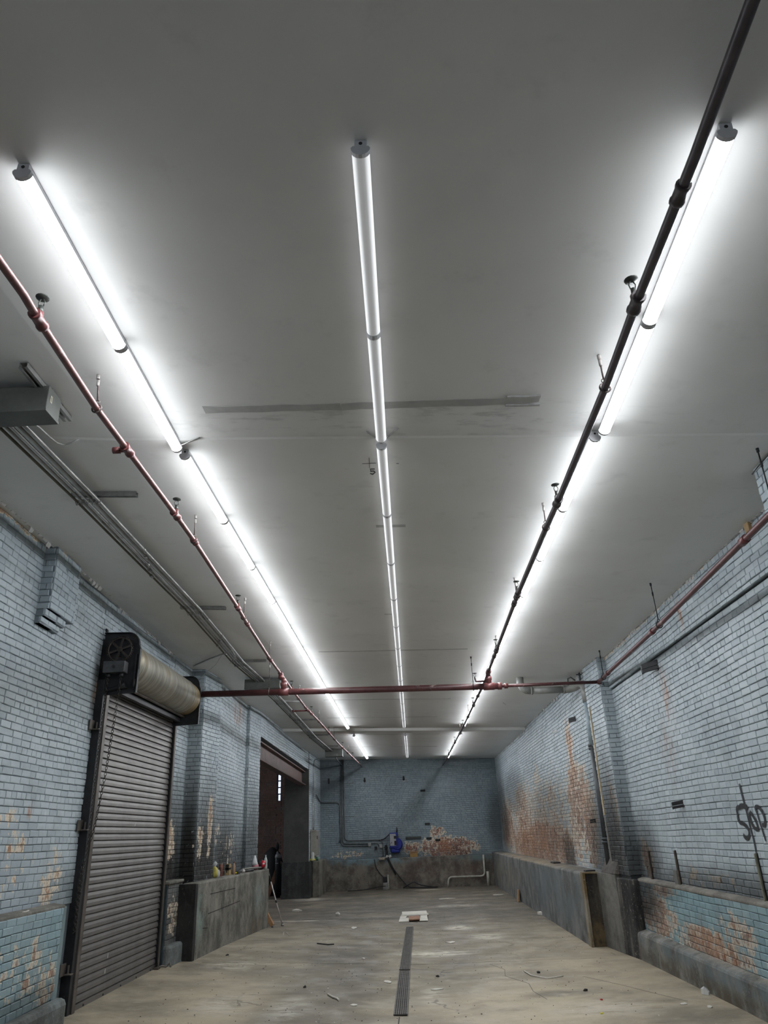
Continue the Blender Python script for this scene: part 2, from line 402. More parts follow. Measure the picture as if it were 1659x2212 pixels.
def floor_mat():
    m = Mat('stained_concrete_floor')
    c = m.mix(m.ramp(m.noise(.8, 6, .65, stretch=(.8, 1.3, 1)), .38, .62), (.36,.305,.22), (.215,.182,.135))
    c = m.mix(m.ramp(m.noise(1.1, 5, .66, stretch=(1, 1, 1)), .46, .70, 0, .70), c, (.12,.104,.084))
    c = m.mix(m.ramp(m.noise(2.6, 6, .72, stretch=(.9, 1.1, 1)), .54, .72, 0, .6), c, (.42,.375,.295))
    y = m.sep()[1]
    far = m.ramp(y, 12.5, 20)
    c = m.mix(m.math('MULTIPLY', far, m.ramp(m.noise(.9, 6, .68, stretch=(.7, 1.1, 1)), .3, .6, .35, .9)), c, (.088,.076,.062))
    pale = m.blobs([((1.1,9.3,0),(1.6,2.4,1),.85),((2.4,11.5,0),(1.0,2.5,1),.7),((-2.3,9.6,0),(.9,2.2,1),.75),((-.9,9.2,0),(.35,1.6,1),.4)], (1, .3))
    c = m.mix(m.math('MULTIPLY', pale, m.ramp(m.noise(2.2, 5, .7), .3, .65, .25, 1)), c, (.47,.40,.285))
    track = m.blobs([((-1.15,11.,0),(.75,5.5,1),.7),((.35,12.2,0),(.7,3.2,1),.45)], (1, .45))
    c = m.mix(m.math('MULTIPLY', track, m.ramp(m.noise(2.0, 6, .65), .25, .55, .3, 1)), c, (.15,.13,.10))
    # dark oily patches, pale worn strip, spilt plaster powder
    st = m.blobs([((-1.2,13.5,0),(1.4,1.6,1),.55),((-.75,10.5,0),(.55,2.6,1),.45),((1.6,9.9,0),(.55,.28,1),.6),((.55,11.2,0),(.5,.25,1),.5),((-1.,18.9,0),(2.6,.45,1),.7),((1.9,25.,0),(1.2,.35,1),.8),((-3.1,13,0),(.5,1.6,1),.4)], (1, .25))
    c = m.mix(m.math('MULTIPLY', st, m.ramp(m.noise(3, 6, .68, stretch=(.8, 1.2, 1)), .3, .55)), c, (.085,.074,.06))
    wh = m.blobs([((.25,13.4,0),(.85,.45,1),1.),((.8,16.7,0),(.45,.55,1),1.),((1.25,15.2,0),(.5,.6,1),.75),((-2.7,12.2,0),(.6,.55,1),.75),((.4,27.7,0),(.75,.3,1),.9),
                  ((-2.6,18.7,0),(1.1,.16,1),.9),((1.0,21.5,0),(1.2,.5,1),.55),((.15,10.1,0),(.25,.8,1),.45),((-1.45,9.4,0),(.35,.9,1),.5),((1.9,9.0,0),(.8,.6,1),.4),((-3.3,25.4,0),(.9,.8,1),.6),((-2.2,9.6,0),(.5,.8,1),.5)], (1, .1))
    c = m.mix(m.math('MULTIPLY', wh, m.ramp(m.noise(4.5, 5, .72, stretch=(.6, 1.4, 1)), .38, .58, 0, 1.0)), c, (.68,.63,.53))
    # fine flecks, scratches and hairline cracks
    c = m.mix(m.ramp(m.noise(48, 2, .5), .70, .74, 0, .7), c, (.05,.045,.04))
    c = m.mix(m.ramp(m.noise(37, 2, .5), .725, .76, 0, .6), c, (.6,.57,.5))
    sc = m.n('ShaderNodeTexVoronoi', feature='DISTANCE_TO_EDGE'); sc.inputs['Scale'].default_value = .55
    wv = m.n('ShaderNodeVectorMath', operation='ADD'); m.l(m.pos(), wv.inputs[0])
    nz = m.n('ShaderNodeTexNoise'); nz.inputs['Scale'].default_value = 2.5; nz.inputs['Detail'].default_value = 5; m.l(m.pos(), nz.inputs['Vector'])
    nv = m.vmath('MULTIPLY', nz.outputs['Color'], (.5, .5, 0)); m.l(nv, wv.inputs[1]); m.l(wv.outputs[0], sc.inputs['Vector'])
    crack = m.ramp(sc.outputs['Distance'], .004, .010, 1, 0)
    c = m.mix(m.math('MULTIPLY', crack, m.ramp(m.noise(.8, 3, .5), .5, .62, 0, .55)), c, (.06,.05,.045))
    m.color(c).rough(m.ramp(m.noise(2, 4, .6), .3, .7, .5, .78)).spec(.4)
    m.bump(m.math('ADD', m.noise(9, 6, .65, stretch=(.9, 1.1, 1)), m.math('MULTIPLY', m.noise(55, 3, .6), .5)), .3, .008)
    return m.m
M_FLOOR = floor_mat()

def ceil_mat():
    m = Mat('grey_painted_plaster')
    c = m.mix(m.ramp(m.noise(.7, 4, .6), .35, .65), (.74,.74,.725), (.69,.69,.675))
    c = m.mix(m.ramp(m.noise(3, 5, .65), .56, .75, 0, .35), c, (.5,.5,.49))
    c = m.mix(m.math('MULTIPLY', m.blobs([((.0,4.5,4.4),(2.6,.35,.3),1)], (1, .4)), m.ramp(m.noise(6, 5, .7, stretch=(.6, 2, 1)), .5, .7, 0, .35)), c, (.22,.22,.215))
    m.color(c).rough(.55).spec(.35)
    m.bump(m.math('ADD', m.noise(1.6, 3, .5), m.math('MULTIPLY', m.noise(40, 2, .5), .05)), .25, .03)
    return m.m
M_CEIL = ceil_mat()
M_TAPE = plain('grey_joint_tape', (.42,.42,.41), .6, var=.12, scale=6)
M_TAPE2 = plain('ragged_plaster_edge', (.42,.42,.41), .6, var=.2, scale=20, bump=.6)

# ------------------------------------------------------------------ brickwork
BR_L, BR_P, BR_H = .186, .0665, .0610
def brick_variant(i):
    rnd = random.Random(100 + i)
    l, h, d, c = .5, .5, 1.0, None      # unit box: x length 1, z height 1, y depth
    j = lambda a: rnd.uniform(-a, a)
    # outer ring at back, ring at shoulder, inset front face
    def ring(ix, iz, y, jx, jz, jy):
        return [(sx*(.5-ix)+j(jx), y+j(jy), sz*(.5-iz)+j(jz)) for sx, sz in ((-1,-1),(1,-1),(1,1),(-1,1))]
    V = ring(0, 0, -.014, 0, 0, 0) + ring(.0, .0, .0085, .010, .03, .001) + ring(.025, .085, .0135, .010, .035, .0012)
    F = []
    for k in range(4):
        k2 = (k+1) % 4
        F.append((k, k2, 4+k2, 4+k)); F.append((4+k, 4+k2, 8+k2, 8+k))
    F.append((8, 9, 10, 11))
    me = bpy.data.meshes.new('brick'); me.from_pydata(V, [], F)
    me.polygons.foreach_set('use_smooth', [k % 2 == 1 and False for k in range(len(F))]); me.update()
    a = me.attributes.new('bv', 'FLOAT', 'POINT'); val = rnd.random()
    a.data.foreach_set('value', [val]*len(V))
    return me, np.array(V), F, val
VARS = [brick_variant(i) for i in range(14)]
_mesh_for_mat = {}
def var_mesh(i, m):
    k = (i, m.name)
    if k not in _mesh_for_mat:
        me = VARS[i][0].copy(); me.name = 'brick'; me.materials.append(m); _mesh_for_mat[k] = me
    return _mesh_for_mat[k]

class Wall:
    """one masonry structure: a backing of mortar, bricks laid on it one by one"""
    def __init__(s, name, label, m, cat='wall', singles=300):
        s.name, s.label, s.m, s.cat, s.singles = name, label, m, cat, singles
        s.bk = MB(); s.bricks = []; s.rnd = random.Random(hash(name) % 1000 if False else sum(map(ord, name)))
    def patch(s, p0, p1, z0, z1=None, thick=.3, bricks=True, zb=None, tail=(0, 0), ragged=0.0):
        """face from p0 to p1 (room on the right-hand side when walking p0->p1)"""
        p0 = Vector((p0[0], p0[1])); p1 = Vector((p1[0], p1[1]))
        d = (p1 - p0); L = d.length; d.normalize(); n = Vector((d.y, -d.x))
        top = (lambda x, y: ceilz(x, y) + .06) if z1 is None else (z1 if callable(z1) else (lambda x, y: z1))
        bot = z0 if callable(z0) else (lambda x, y: z0)
        steps = max(1, int(L / 2.0)); 
        for i in range(steps):
            a = p0 + d*(L*i/steps); b = p0 + d*(L*(i+1)/steps); ao = a - n*thick; bo = b - n*thick
            s.bk.prism([(a.x,a.y),(ao.x,ao.y),(bo.x,bo.y),(b.x,b.y)][::-1], bot, top)
        if not bricks: return
        rnd = s.rnd; row = 0
        zlo = min(bot(*p0), bot(*p1)) if zb is None else zb
        k0 = math.floor(zlo / BR_P)
        lim = (lambda x, y: ceilz(x, y) - .004) if z1 is None else top
        zmax = max(lim(*p0), lim(*p1))
        for k in range(k0, int(zmax / BR_P) + 1):
            zc = k*BR_P + BR_H/2 + rnd.uniform(-.001, .001)
            head = (k % 6 == 3)
            u = -rnd.uniform(.02, .18) if not head else -rnd.uniform(.01, .09)
            if not head: u = -(.1 if k % 2 else .0) - rnd.uniform(0, .03)
            wob = rnd.uniform(0, 6.28)
            while u < L:
                ln = (.097 if head else BR_L) * rnd.uniform(.93, 1.07)
                if not head and rnd.random() < .10: ln *= .55
                a, b = max(u, 0.0), min(u + ln, L)
                u += ln + .0065
                if b - a < .035: continue
                c = p0 + d*((a+b)/2)
                lo, hi = zc - BR_H/2, zc + BR_H/2
                hi2 = min(hi, lim(c.x, c.y)); lo2 = max(lo, bot(c.x, c.y))
                if hi2 - lo2 < .018: continue
                dz = .006*math.sin(u*1.3 + zc*2.1) + .0035*math.sin(u*3.9 + zc*6.0 + 1) if hi2 == hi and lo2 == lo else 0
                s.bricks.append(((c.x, c.y, (hi2+lo2)/2 + dz), d, n, b-a, hi2-lo2, rnd.randrange(len(VARS)),
                                 rnd.gauss(0, .0016), rnd.gauss(0, .005), rnd.gauss(0, .005)))
    def build(s):
        w = obj(s.name, s.bk, None); 
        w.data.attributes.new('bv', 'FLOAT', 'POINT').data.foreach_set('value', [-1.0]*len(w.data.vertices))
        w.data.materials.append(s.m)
        tag(w, s.label, s.cat, kind='structure')
        def size(b):
            P = Vector(b[0]); dd = Vector((b[1].x, b[1].y, 0))*b[3]/2
            q = [proj_px(P + dd*sx + Vector((0,0,b[4]/2*sz))) for sx in (-1,1) for sz in (-1,1)]
            if any(x is None for x in q): return 0
            xs = [x[0] for x in q]; ys = [x[1] for x in q]
            if max(xs) < 0 or min(xs) > IMG_W or max(ys) < 0 or min(ys) > IMG_H: return 0
            return abs((q[3][0]-q[0][0])*(q[2][1]-q[1][1]) - (q[3][1]-q[0][1])*(q[2][0]-q[1][0]))/2
        order = sorted(range(len(s.bricks)), key=lambda i: -size(s.bricks[i]))
        single = set(i for i in order[:s.singles] if size(s.bricks[i]) > 0)
        V = []; F = []; A = []; o = 0
        for i, (c, d, n, ln, h, vi, off, ry, rz) in enumerate(s.bricks):
            X = Vector((d.x, d.y, 0)); N = Vector((n.x, n.y, 0)); Z = Vector((0, 0, 1))
            # small tilts so no two bricks sit quite alike
            N2 = (N + X*rz + Z*ry).normalized(); X2 = (X - N2*X.dot(N2)).normalized(); Z2 = X2.cross(N2)
            if Z2.z < 0: Z2 = -Z2
            C = Vector(c) + N*off
            if i in single:
                ob = bpy.data.objects.new('brick', var_mesh(vi, s.m)); COL.objects.link(ob); ob.parent = w
                ob.matrix_basis = Matrix(((X2.x*ln, N2.x, Z2.x*h, C.x), (X2.y*ln, N2.y, Z2.y*h, C.y), (X2.z*ln, N2.z, Z2.z*h, C.z), (0, 0, 0, 1)))
            else:
                me, vv, ff, val = VARS[vi]
                P = np.outer(vv[:, 0]*ln, X2) + np.outer(vv[:, 1], N2) + np.outer(vv[:, 2]*h, Z2) + np.array(C)
                V.append(P); F.append(ff); A.append(val)
        if V:
            nv = len(VARS[0][1]); verts = np.concatenate(V); faces = []
            for q, ff in enumerate(F):
                faces += [tuple(x + q*nv for x in f) for f in ff]
            me = bpy.data.meshes.new('bricks'); me.from_pydata(verts.tolist(), [], faces)
            me.attributes.new('bv', 'FLOAT', 'POINT').data.foreach_set('value', np.repeat(A, nv))
            me.materials.append(s.m)
            ob = bpy.data.objects.new('brickwork', me); COL.objects.link(ob); ob.parent = w
            tag(ob, kind='stuff')
        return w

# ------------------------------------------------------------------ floor and ceiling
def grid_obj(name, xs, ys, fz, thick, m, up=True):
    V = []; F = []; nx = len(xs)
    for y in ys:
        for x in xs: V.append((x, y, fz(x, y)))
    for j in range(len(ys)-1):
        for i in range(nx-1):
            F.append((j*nx+i, j*nx+i+1, (j+1)*nx+i+1, (j+1)*nx+i))
    o = len(V)
    V2 = [(x, y, z - thick) for x, y, z in V]
    F2 = [tuple(o + i for i in reversed(f)) for f in F]
    ny = len(ys); ring = [i for i in range(nx)] + [j*nx + nx-1 for j in range(1, ny)] + [(ny-1)*nx + i for i in range(nx-2, -1, -1)] + [j*nx for j in range(ny-2, 0, -1)]
    F3 = [(ring[(k+1) % len(ring)], ring[k], ring[k] + o, ring[(k+1) % len(ring)] + o) for k in range(len(ring))]
    mb = MB(); mb.add(V + V2, F + F2 + F3, False)
    ob = obj(name, mb, m); return ob
fx = [-9.5] + list(np.linspace(-7, 3.6, 40)); fy = list(np.linspace(-3.5, 32, 90))
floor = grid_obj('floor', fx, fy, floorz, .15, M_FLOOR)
M_JOINT = plain('floor_joint_grime', (.045,.04,.034), .9)
def floor_joint(pts, w=.007):
    q = MB()
    for a, c in zip(pts, pts[1:]):
        A = Vector((*a, floorz(*a) + .0012)); C_ = Vector((*c, floorz(*c) + .0012)); d = (C_ - A).normalized(); s_ = Vector((-d.y, d.x, 0))*w/2
        q.add([A - s_, C_ - s_, C_ + s_, A + s_, A - s_ - Vector((0,0,.004)), C_ - s_ - Vector((0,0,.004)), C_ + s_ - Vector((0,0,.004)), A + s_ - Vector((0,0,.004))], [(0,1,2,3),(0,4,5,1),(2,6,7,3)])
    return obj('floor_joint', q, M_JOINT, floor)
floor_joint([(-3.2+.3*i, 12.45 + .03*math.sin(i*1.7)) for i in range(9)]); floor_joint([(-.15+.3*i, 12.4 + .04*math.sin(i*2.1)) for i in range(10)])
floor_joint([(-.24, 9.08), (-.245, 8.6), (-.25, 7.5)], .012); floor_joint([(1.0,12.2),(1.15,11.7),(1.1,11.2),(1.32,10.6),(1.30,10.1),(1.38,9.6)], .005)
floor_joint([(2.05,10.9),(2.35,10.2),(2.6,9.5),(2.75,9.1)], .006)
tag(floor, 'stained worn concrete floor with dust and scuffs', 'floor', kind='structure')
cy = [-3.5, 0, 2, 4, STEP_NEAR - .012, STEP_NEAR + .012, 6.5, 9, 12, 15, 18, STEP_FAR - .012, STEP_FAR + .012, 23, 26, 29.2]
def cz(x, y):
    return ceilz(x, y) + (.006 if y < STEP_NEAR else 0)
ceiling = grid_obj('ceiling', list(np.linspace(-4.3, 3.8, 12)), cy, cz, -.2, M_CEIL)
tag(ceiling, 'grey painted plaster ceiling with taped joints', 'ceiling', kind='structure')
def tape(x0, x1, y0, y1, w, m=M_TAPE, seedv=0, th=.003, rag=.0):
    rnd = random.Random(seedv); mb = MB(); n = max(2, int(abs(x1-x0)/.12)); V = []; F = []
    for i in range(n+1):
        x = x0 + (x1-x0)*i/n; y = y0 + (y1-y0)*i/n
        a = y - w/2 + rnd.uniform(-rag, rag); b = y + w/2 + rnd.uniform(-rag, rag)
        V += [(x, a, cz(x, a) - th), (x, b, cz(x, b) - th), (x, a, cz(x, a) + .01), (x, b, cz(x, b) + .01)]
    for i in range(n):
        o = i*4; F += [(o, o+4, o+5, o+1), (o, o+2, o+6, o+4), (o+1, o+5, o+7, o+3)]
    F += [(0, 1, 3, 2), (n*4, n*4+2, n*4+3, n*4+1)]
    mb.add(V, F); return obj('joint_tape', mb, m, ceiling)
tape(-1.31, -.355, 4.34, 4.315, .085, seedv=1, rag=.006)
tape(-.345, .80, 4.315, 4.26, .085, seedv=2, rag=.006)
tape(.80, .99, 4.26, 4.25, .08, seedv=3, rag=.02)
tape(.77, .99, 4.215, 4.205, .02, M_TAPE2, 4, .012, .014)
tape(.77, 1.0, 4.305, 4.295, .018, M_TAPE2, 5, .012, .012)
tape(-.21, .07, 6.43, 6.42, .055, seedv=6); tape(-.24, -.12, 9.45, 9.45, .035, seedv=7)
tape(-1.37, .99, 11.6, 11.42, .05, seedv=8); tape(-1.79, .94, 16.09, 15.98, .05, seedv=9)
tape(-2.0, .73, 18.69, 18.56, .05, seedv=10); tape(-2.2, .87, 21.45, 21.31, .05, seedv=11); tape(-2.3, .9, 24.5, 24.5, .05, seedv=12)
tape(2.10, 2.20, 16.5, 16.8, .06, seedv=13)
# pencilled cross and figure on the ceiling beside the middle row
M_PENCIL = plain('pencil_mark', (.05,.05,.05), .7)
def mark(pts, w=.006, name='pencil_mark'):
    mb = MB(); mb.tube([(x, y, cz(x, y) - .002) for x, y in pts], w/2, 5); return obj(name, mb, M_PENCIL, ceiling)
mark([(-.26, 5.15), (-.15, 5.14)], .004); mark([(-.20, 5.05), (-.205, 5.22)], .004)
mark([(-.165,5.24),(-.20,5.24),(-.20,5.28),(-.175,5.275),(-.165,5.30),(-.185,5.335),(-.205,5.32)], .010)
mark([(.01, 5.15), (.03, 5.15)], .004)

# ------------------------------------------------------------------ walls
wl = Wall('wall_left', 'pale blue painted brick wall on the left side, sooty low down', M_WL)
wl.patch((-3.55,-3.4), (-3.62,3), -.2, bricks=False)
wl.patch((-3.62,3), (-3.79,8.95), -.2, zb=1.2)
wl.patch((-3.79,8.95), (-3.80,11.95), 4.14)
wl.patch((-3.82,8.95), (-3.86,11.95), -.2, 4.14, bricks=False)
wl.patch((-3.79,11.95), (-3.79,12.97), -.2, zb=1.2)
wl.patch((-3.54,13.75), (-3.60,16.78), -.2, zb=1.15)
wl.patch((-3.46,17.62), (-3.42,25.95), lambda x, y: 3.96 - .12*(y-17.65)/8.3)
wl.patch((-3.42,25.95), (-3.36,28.8), -.2, zb=1.04, thick=.78)
wl.build()
p1 = Wall('trim_1', 'blue brick pilaster right of the roller door, black with soot below', M_WL, 'pilaster', 250)
p1.patch((-3.80,12.95), (-3.55,12.95), -.1, zb=1.18)
p1.patch((-3.55,12.95), (-3.46,13.80), -.1, zb=1.18)
p1.build()
p2 = Wall('trim_2', 'narrow blue brick pilaster beside the wide dark opening', M_WL, 'pilaster', 250)
p2.patch((-3.61,16.75), (-3.53,16.75), -.1, zb=1.15)
p2.patch((-3.53,16.75), (-3.46,17.68), -.1, zb=1.15, thick=.7)
p2.build()
# corbelled stub of a pier high on the near left wall
p3 = Wall('trim_3', 'short corbelled brick pier stub under the ceiling, near left', M_WL, 'pilaster', 120)
p3.patch((-3.78,7.12), (-3.60,7.12), 3.99); p3.patch((-3.60,7.12), (-3.625,7.74), 3.99)
p3.patch((-3.78,7.11), (-3.635,7.11), 3.915, 3.985, bricks=False); p3.patch((-3.635,7.11), (-3.66,7.62), 3.915, 3.985)
p3.patch((-3.78,7.105), (-3.67,7.105), 3.84, 3.91, bricks=False); p3.patch((-3.67,7.105), (-3.69,7.56), 3.84, 3.91)
p3.build()

wr = Wall('wall_right', 'pale blue painted brick wall on the right, flaking to bare brick far down', M_WR)
wr.patch((3.16,28.85), (3.17,12.95), -.2, zb=1.03)
wr.patch((3.30,12.06), (3.30,3), -.2, 3.735, zb=1.0)
wr.patch((3.265,12.06), (3.265,3), 3.745)
wr.patch((3.30,3), (3.30,-3.4), -.2, bricks=False)
wr.build()
p4 = Wall('trim_4', 'tall blue brick pilaster on the right wall behind the red pipe bend', M_WR, 'pilaster', 280)
p4.patch((3.10,12.97), (3.13,12.05), -.1, zb=1.12)
p4.patch((3.13,12.05), (3.32,12.05), -.1, zb=1.12)
p4.build()
p5 = Wall('trim_5', 'blue brick pilaster cut off by the right edge of the photo', M_WR, 'pilaster', 120)
p5.patch((2.85,5.3), (2.84,4.3), -.1, thick=.45, zb=.5)
p5.build()
w6 = Wall('trim_6', 'low teal painted brick base along the near right wall, paint flaking', M_TR, 'brick base', 300)
w6.patch((3.22,11.95), (3.22,3.5), -.1, 1.005, zb=.38, thick=.2)
w6.build()
w7 = Wall('trim_7', 'low teal painted brick base left of the roller door', M_TL, 'brick base', 300)
w7.patch((-3.50,4), (-3.605,8.33), -.1, 1.19, zb=.38, thick=.25)
w7.build()
wb = Wall('wall_back', 'blue painted brick end wall with a flaking band low down', M_WB)
wb.patch((-3.6,28.78), (3.3,28.78), -.2, zb=.98)
wb.build()
wf = MB(); wf.box(-4.3,-2.6,-3.6,-3.4,-.2,4.9); wf.box(2.6,3.8,-3.6,-3.4,-.2,4.9); wf.box(-2.6,2.6,-3.6,-3.4,3.9,4.9)  # opening in this unseen wall is added to let in fill light
tag(obj('wall_front', wf, M_WR), 'blue wall behind the camera around an added gateway letting in daylight', 'wall', kind='structure')
# annex seen through the opening
wa = Wall('wall_annex', 'dark bare brick wall of the unlit room beyond the opening', M_ANX, 'wall', 200)
wa.patch((-9.4,31.2), (-5.37,31.2), -.2, 4.9, zb=.1)
wa.patch((-5.37,31.2), (-5.17,31.2), -.2, 3.13, zb=.1); wa.patch((-5.37,31.2), (-5.17,31.2), 4.16, 4.9)
wa.patch((-5.17,31.2), (-3.9,31.2), -.2, 4.9, zb=.1)
wa.patch((-9.4,17.0), (-9.4,23.0), -.2, 4.9, bricks=False); wa.patch((-9.4,23.0), (-9.4,27.0), -.2, 1.6, bricks=False); wa.patch((-9.4,23.0), (-9.4,27.0), 4.0, 4.9, bricks=False); wa.patch((-9.4,27.0), (-9.4,31.4), -.2, 4.9, bricks=False)
wa.patch((-3.8,16.9), (-9.6,16.9), -.2, 4.9, bricks=False)
wa.patch((-4.12,28.8), (-3.9,31.3), -.2, 4.9, bricks=False, thick=.1)
wa.patch((-9.4,31.2), (-9.39,31.2), -.2, 4.9, bricks=False)
wa.build()
ac = MB(); ac.box(-9.7, -3.72, 16.6, 31.6, 4.6, 4.8)
tag(obj('ceiling_annex', ac, M_ANX), 'dark ceiling of the unlit room beyond the opening', 'ceiling', kind='structure')

# ------------------------------------------------------------------ concrete ledges, curbs, plinths
def struct(name, label, cat, mb, m, bevel=.02):
    return tag(obj(name, mb, m, bevel=bevel), label, cat, kind='structure')
b = MB(); b.prism([(-3.37,12.55), (-3.13,17.40), (-3.46,17.44), (-3.56,13.2), (-3.60,12.56)], -.1, 1.175)
led = struct('trim_8', 'rough grey concrete ledge carrying bottles and cans, left wall', 'ledge', b, M_LEDGE_L, .025)
for a_, c_ in (((13.26,.975),(14.75,.965)), ((13.2,.70),(15.1,.735)), ((12.95,.52),(13.2,.50))):
    fx_ = lambda y: -3.37 + .24*(y-12.55)/4.85 + .001
    q = MB(); q.obox((fx_((a_[0]+c_[0])/2), (a_[0]+c_[0])/2, (a_[1]+c_[1])/2), (.0025,0,0), (.049*(c_[0]-a_[0])/2,(c_[0]-a_[0])/2,(c_[1]-a_[1])/2), (0,0,.005)); obj('form_line', q, M_DARKCON, led)
b = MB(); b.prism([(-3.70,12.52), (-3.372,12.50), (-3.362,12.60), (-3.70,12.62)], -.1, 1.165)
struct('trim_9', 'soot-blackened end face of the left concrete ledge', 'ledge', b, M_DARKCON, .008)
lsb = Wall('trim_10', 'stubby brick block between roller door and blackened pilaster', M_SB, 'brick block', 80)
lsb.patch((-3.66,12.02), (-3.65,12.68), -.1, 1.20, zb=.43, thick=.15)
lsb.build()
b = MB(); b.box(-3.80,-3.62,11.97,12.72,1.19,1.235)
struct('trim_11', 'flat mortar cap on the stubby brick block by the door', 'cap', b, M_LEDGE_L, .015)
b = MB(); b.prism([(-3.80,12.0), (-3.57,12.0), (-3.55,12.1), (-3.52,12.7), (-3.66,12.75), (-3.80,12.75)], -.1, .405)
struct('trim_12', 'low concrete curb at the foot of the stubby brick block', 'curb', b, M_CURB_L, .04)
b = MB(); b.box(-3.79,-3.655,11.985,12.02,.13,1.19)
struct('trim_13', 'blue-black steel edge strip beside the roller door foot', 'edge strip', b, plain('blued_steel', (.045,.065,.075), .45, .3), .006)
# right side
b = MB(); b.prism([(2.73,13.55), (3.25,13.55), (3.25,28.8), (2.74,28.8)], -.1, lambda x, y: 1.045 + .012*clamp((3.0-x)*-3))
struct('trim_14', 'long waist-high concrete ledge along the far right wall', 'ledge', b, M_LEDGE_R, .03)
b = MB(); b.box(2.745, 2.99, 13.44, 13.60, -.05, 1.035)
struct('trim_15', 'black-stained near end of the long right concrete ledge', 'ledge', b, concrete('stained_end_concrete', (.05,.042,.033), (.022,.02,.018), (.14,.125,.10), extra=[([((2.85,13.45,.15),(.3,.2,.35),1)], (.16,.11,.05), .7, 5)]), .006)
b = MB(); b.box(2.715, 2.757, 13.41, 13.62, -.03, 1.04)
b.box(2.72, 2.97, 13.42, 13.62, 1.035, 1.06)
struct('trim_16', 'rust-streaked pale edge angle on the end of the right ledge', 'edge angle', b, concrete('rusty_edge', (.26,.235,.19), (.16,.11,.05), (.32,.29,.24)), .005)
b = MB(); b.prism([(2.95,13.50), (3.04,12.62), (3.25,12.55), (3.25,13.50)], -.1, 1.06)
struct('trim_17', 'plain grey concrete plinth under the right pilaster', 'plinth', b, M_BASECON, .012)
b = MB(); b.prism([(3.045,12.64), (3.10,12.02), (3.14,11.965), (3.28,11.96), (3.30,12.75), (3.1,12.75)], -.1, 1.02)
struct('trim_18', 'blackened peeling plinth side facing the camera, right pilaster', 'plinth', b, concrete('peeling_black_plinth', (.03,.031,.03), (.014,.014,.014), (.30,.27,.23)), .02)
b = MB()
b.add([(2.98,13.30,1.055),(3.03,12.58,1.055),(3.17,12.50,1.055),(3.17,13.30,1.055),(3.10,13.30,1.27),(3.115,12.56,1.27),(3.17,12.52,1.27),(3.17,13.30,1.27)], [(3,2,1,0),(4,5,6,7),(0,1,5,4),(1,2,6,5),(2,3,7,6),(3,0,4,7)])
struct('trim_19', 'sloping rough mortar shoulder on top of the right plinth', 'shoulder', b, concrete('mortar_shoulder', (.085,.075,.068), (.05,.045,.04), (.16,.145,.13)), .015)
b = MB(); b.prism([(3.205,12.0), (3.205,3.2), (3.31,3.2), (3.31,12.0)][::-1], .99, lambda x, y: 1.025 + (x-3.2)*.25)
struct('trim_20', 'dusty sloping sill above the teal brick base, right wall', 'sill', b, concrete('dusty_sill', (.20,.185,.16), (.13,.12,.105), (.26,.245,.22)), .012)
b = MB(); b.prism([(3.10,12.35), (3.10,3.2), (3.25,3.2), (3.25,12.2), (3.17,12.42)][::-1], -.1, lambda x, y: .355 + (x-3.1)*.3)
struct('trim_21', 'low concrete curb along the foot of the near right wall', 'curb', b, M_CURB, .03)
b = MB(); b.prism([(-3.50,3.9), (-3.40,3.9), (-3.475,8.36), (-3.50,8.45), (-3.64,8.47)], -.1, .40)
struct('trim_22', 'low concrete curb with rounded end, near left of the door', 'curb', b, M_CURB_L, .05)
b = MB(); b.prism([(-3.42,4.0), (-3.505,4.0), (-3.612,8.35), (-3.58,8.37), (-3.66,8.41), (-3.75,8.41), (-3.6,4)][::-1][::-1], 1.185, 1.22)
cap7 = MB(); cap7.add([(-3.495,4,1.18),(-3.605,8.40,1.18),(-3.74,8.40,1.18),(-3.60,4,1.18),(-3.495,4,1.215),(-3.605,8.40,1.215),(-3.74,8.40,1.235),(-3.60,4,1.235)], [(0,1,2,3),(7,6,5,4),(0,4,5,1),(1,5,6,2),(2,6,7,3),(3,7,4,0)])
struct('trim_23', 'dusty narrow sill above the teal brick base left of the door', 'sill', cap7, concrete('dusty_sill_left', (.19,.18,.155), (.12,.115,.1), (.26,.245,.22)), .01)
b = MB(); b.box(-3.82,-3.605,8.31,8.45,.05,1.20)
struct('trim_24', 'smooth teal rendered jamb strip left of the roller door', 'jamb', b, concrete('teal_render', (.175,.235,.25), (.14,.19,.2), (.24,.29,.30), bump=.2), .015)
# back and pier
b = MB(); b.prism([(-3.36,28.60), (3.2,28.60), (3.2,28.85), (-3.36,28.85)], -.1, .985)
struct('trim_25', 'stained concrete base across the end wall', 'ledge', b, M_LEDGE_B, .02)
b = MB(); b.prism([(-3.335,26.3), (-3.09,26.25), (-3.12,28.65), (-3.37,28.65)], -.1, 1.045)
struct('trim_26', 'short streaked concrete ledge in the far left corner', 'ledge', b, concrete('streaked_corner_concrete', (.19,.18,.15), (.10,.095,.08), (.28,.27,.23)), .025)
b = MB(); b.box(-4.215,-3.40,25.92,25.99,-.1,4.9)
struct('trim_27', 'plain dark grey concrete reveal of the wide opening', 'reveal', b, M_PIERCON, .004)
b = MB(); b.box(-4.30,-3.335,26.18,26.32,-.1,1.05); b.box(-4.26,-3.36,25.88,26.25,-.1,1.05)
struct('trim_28', 'dark scuffed concrete foot under the opening reveal', 'plinth', b, M_FOOTCON, .01)
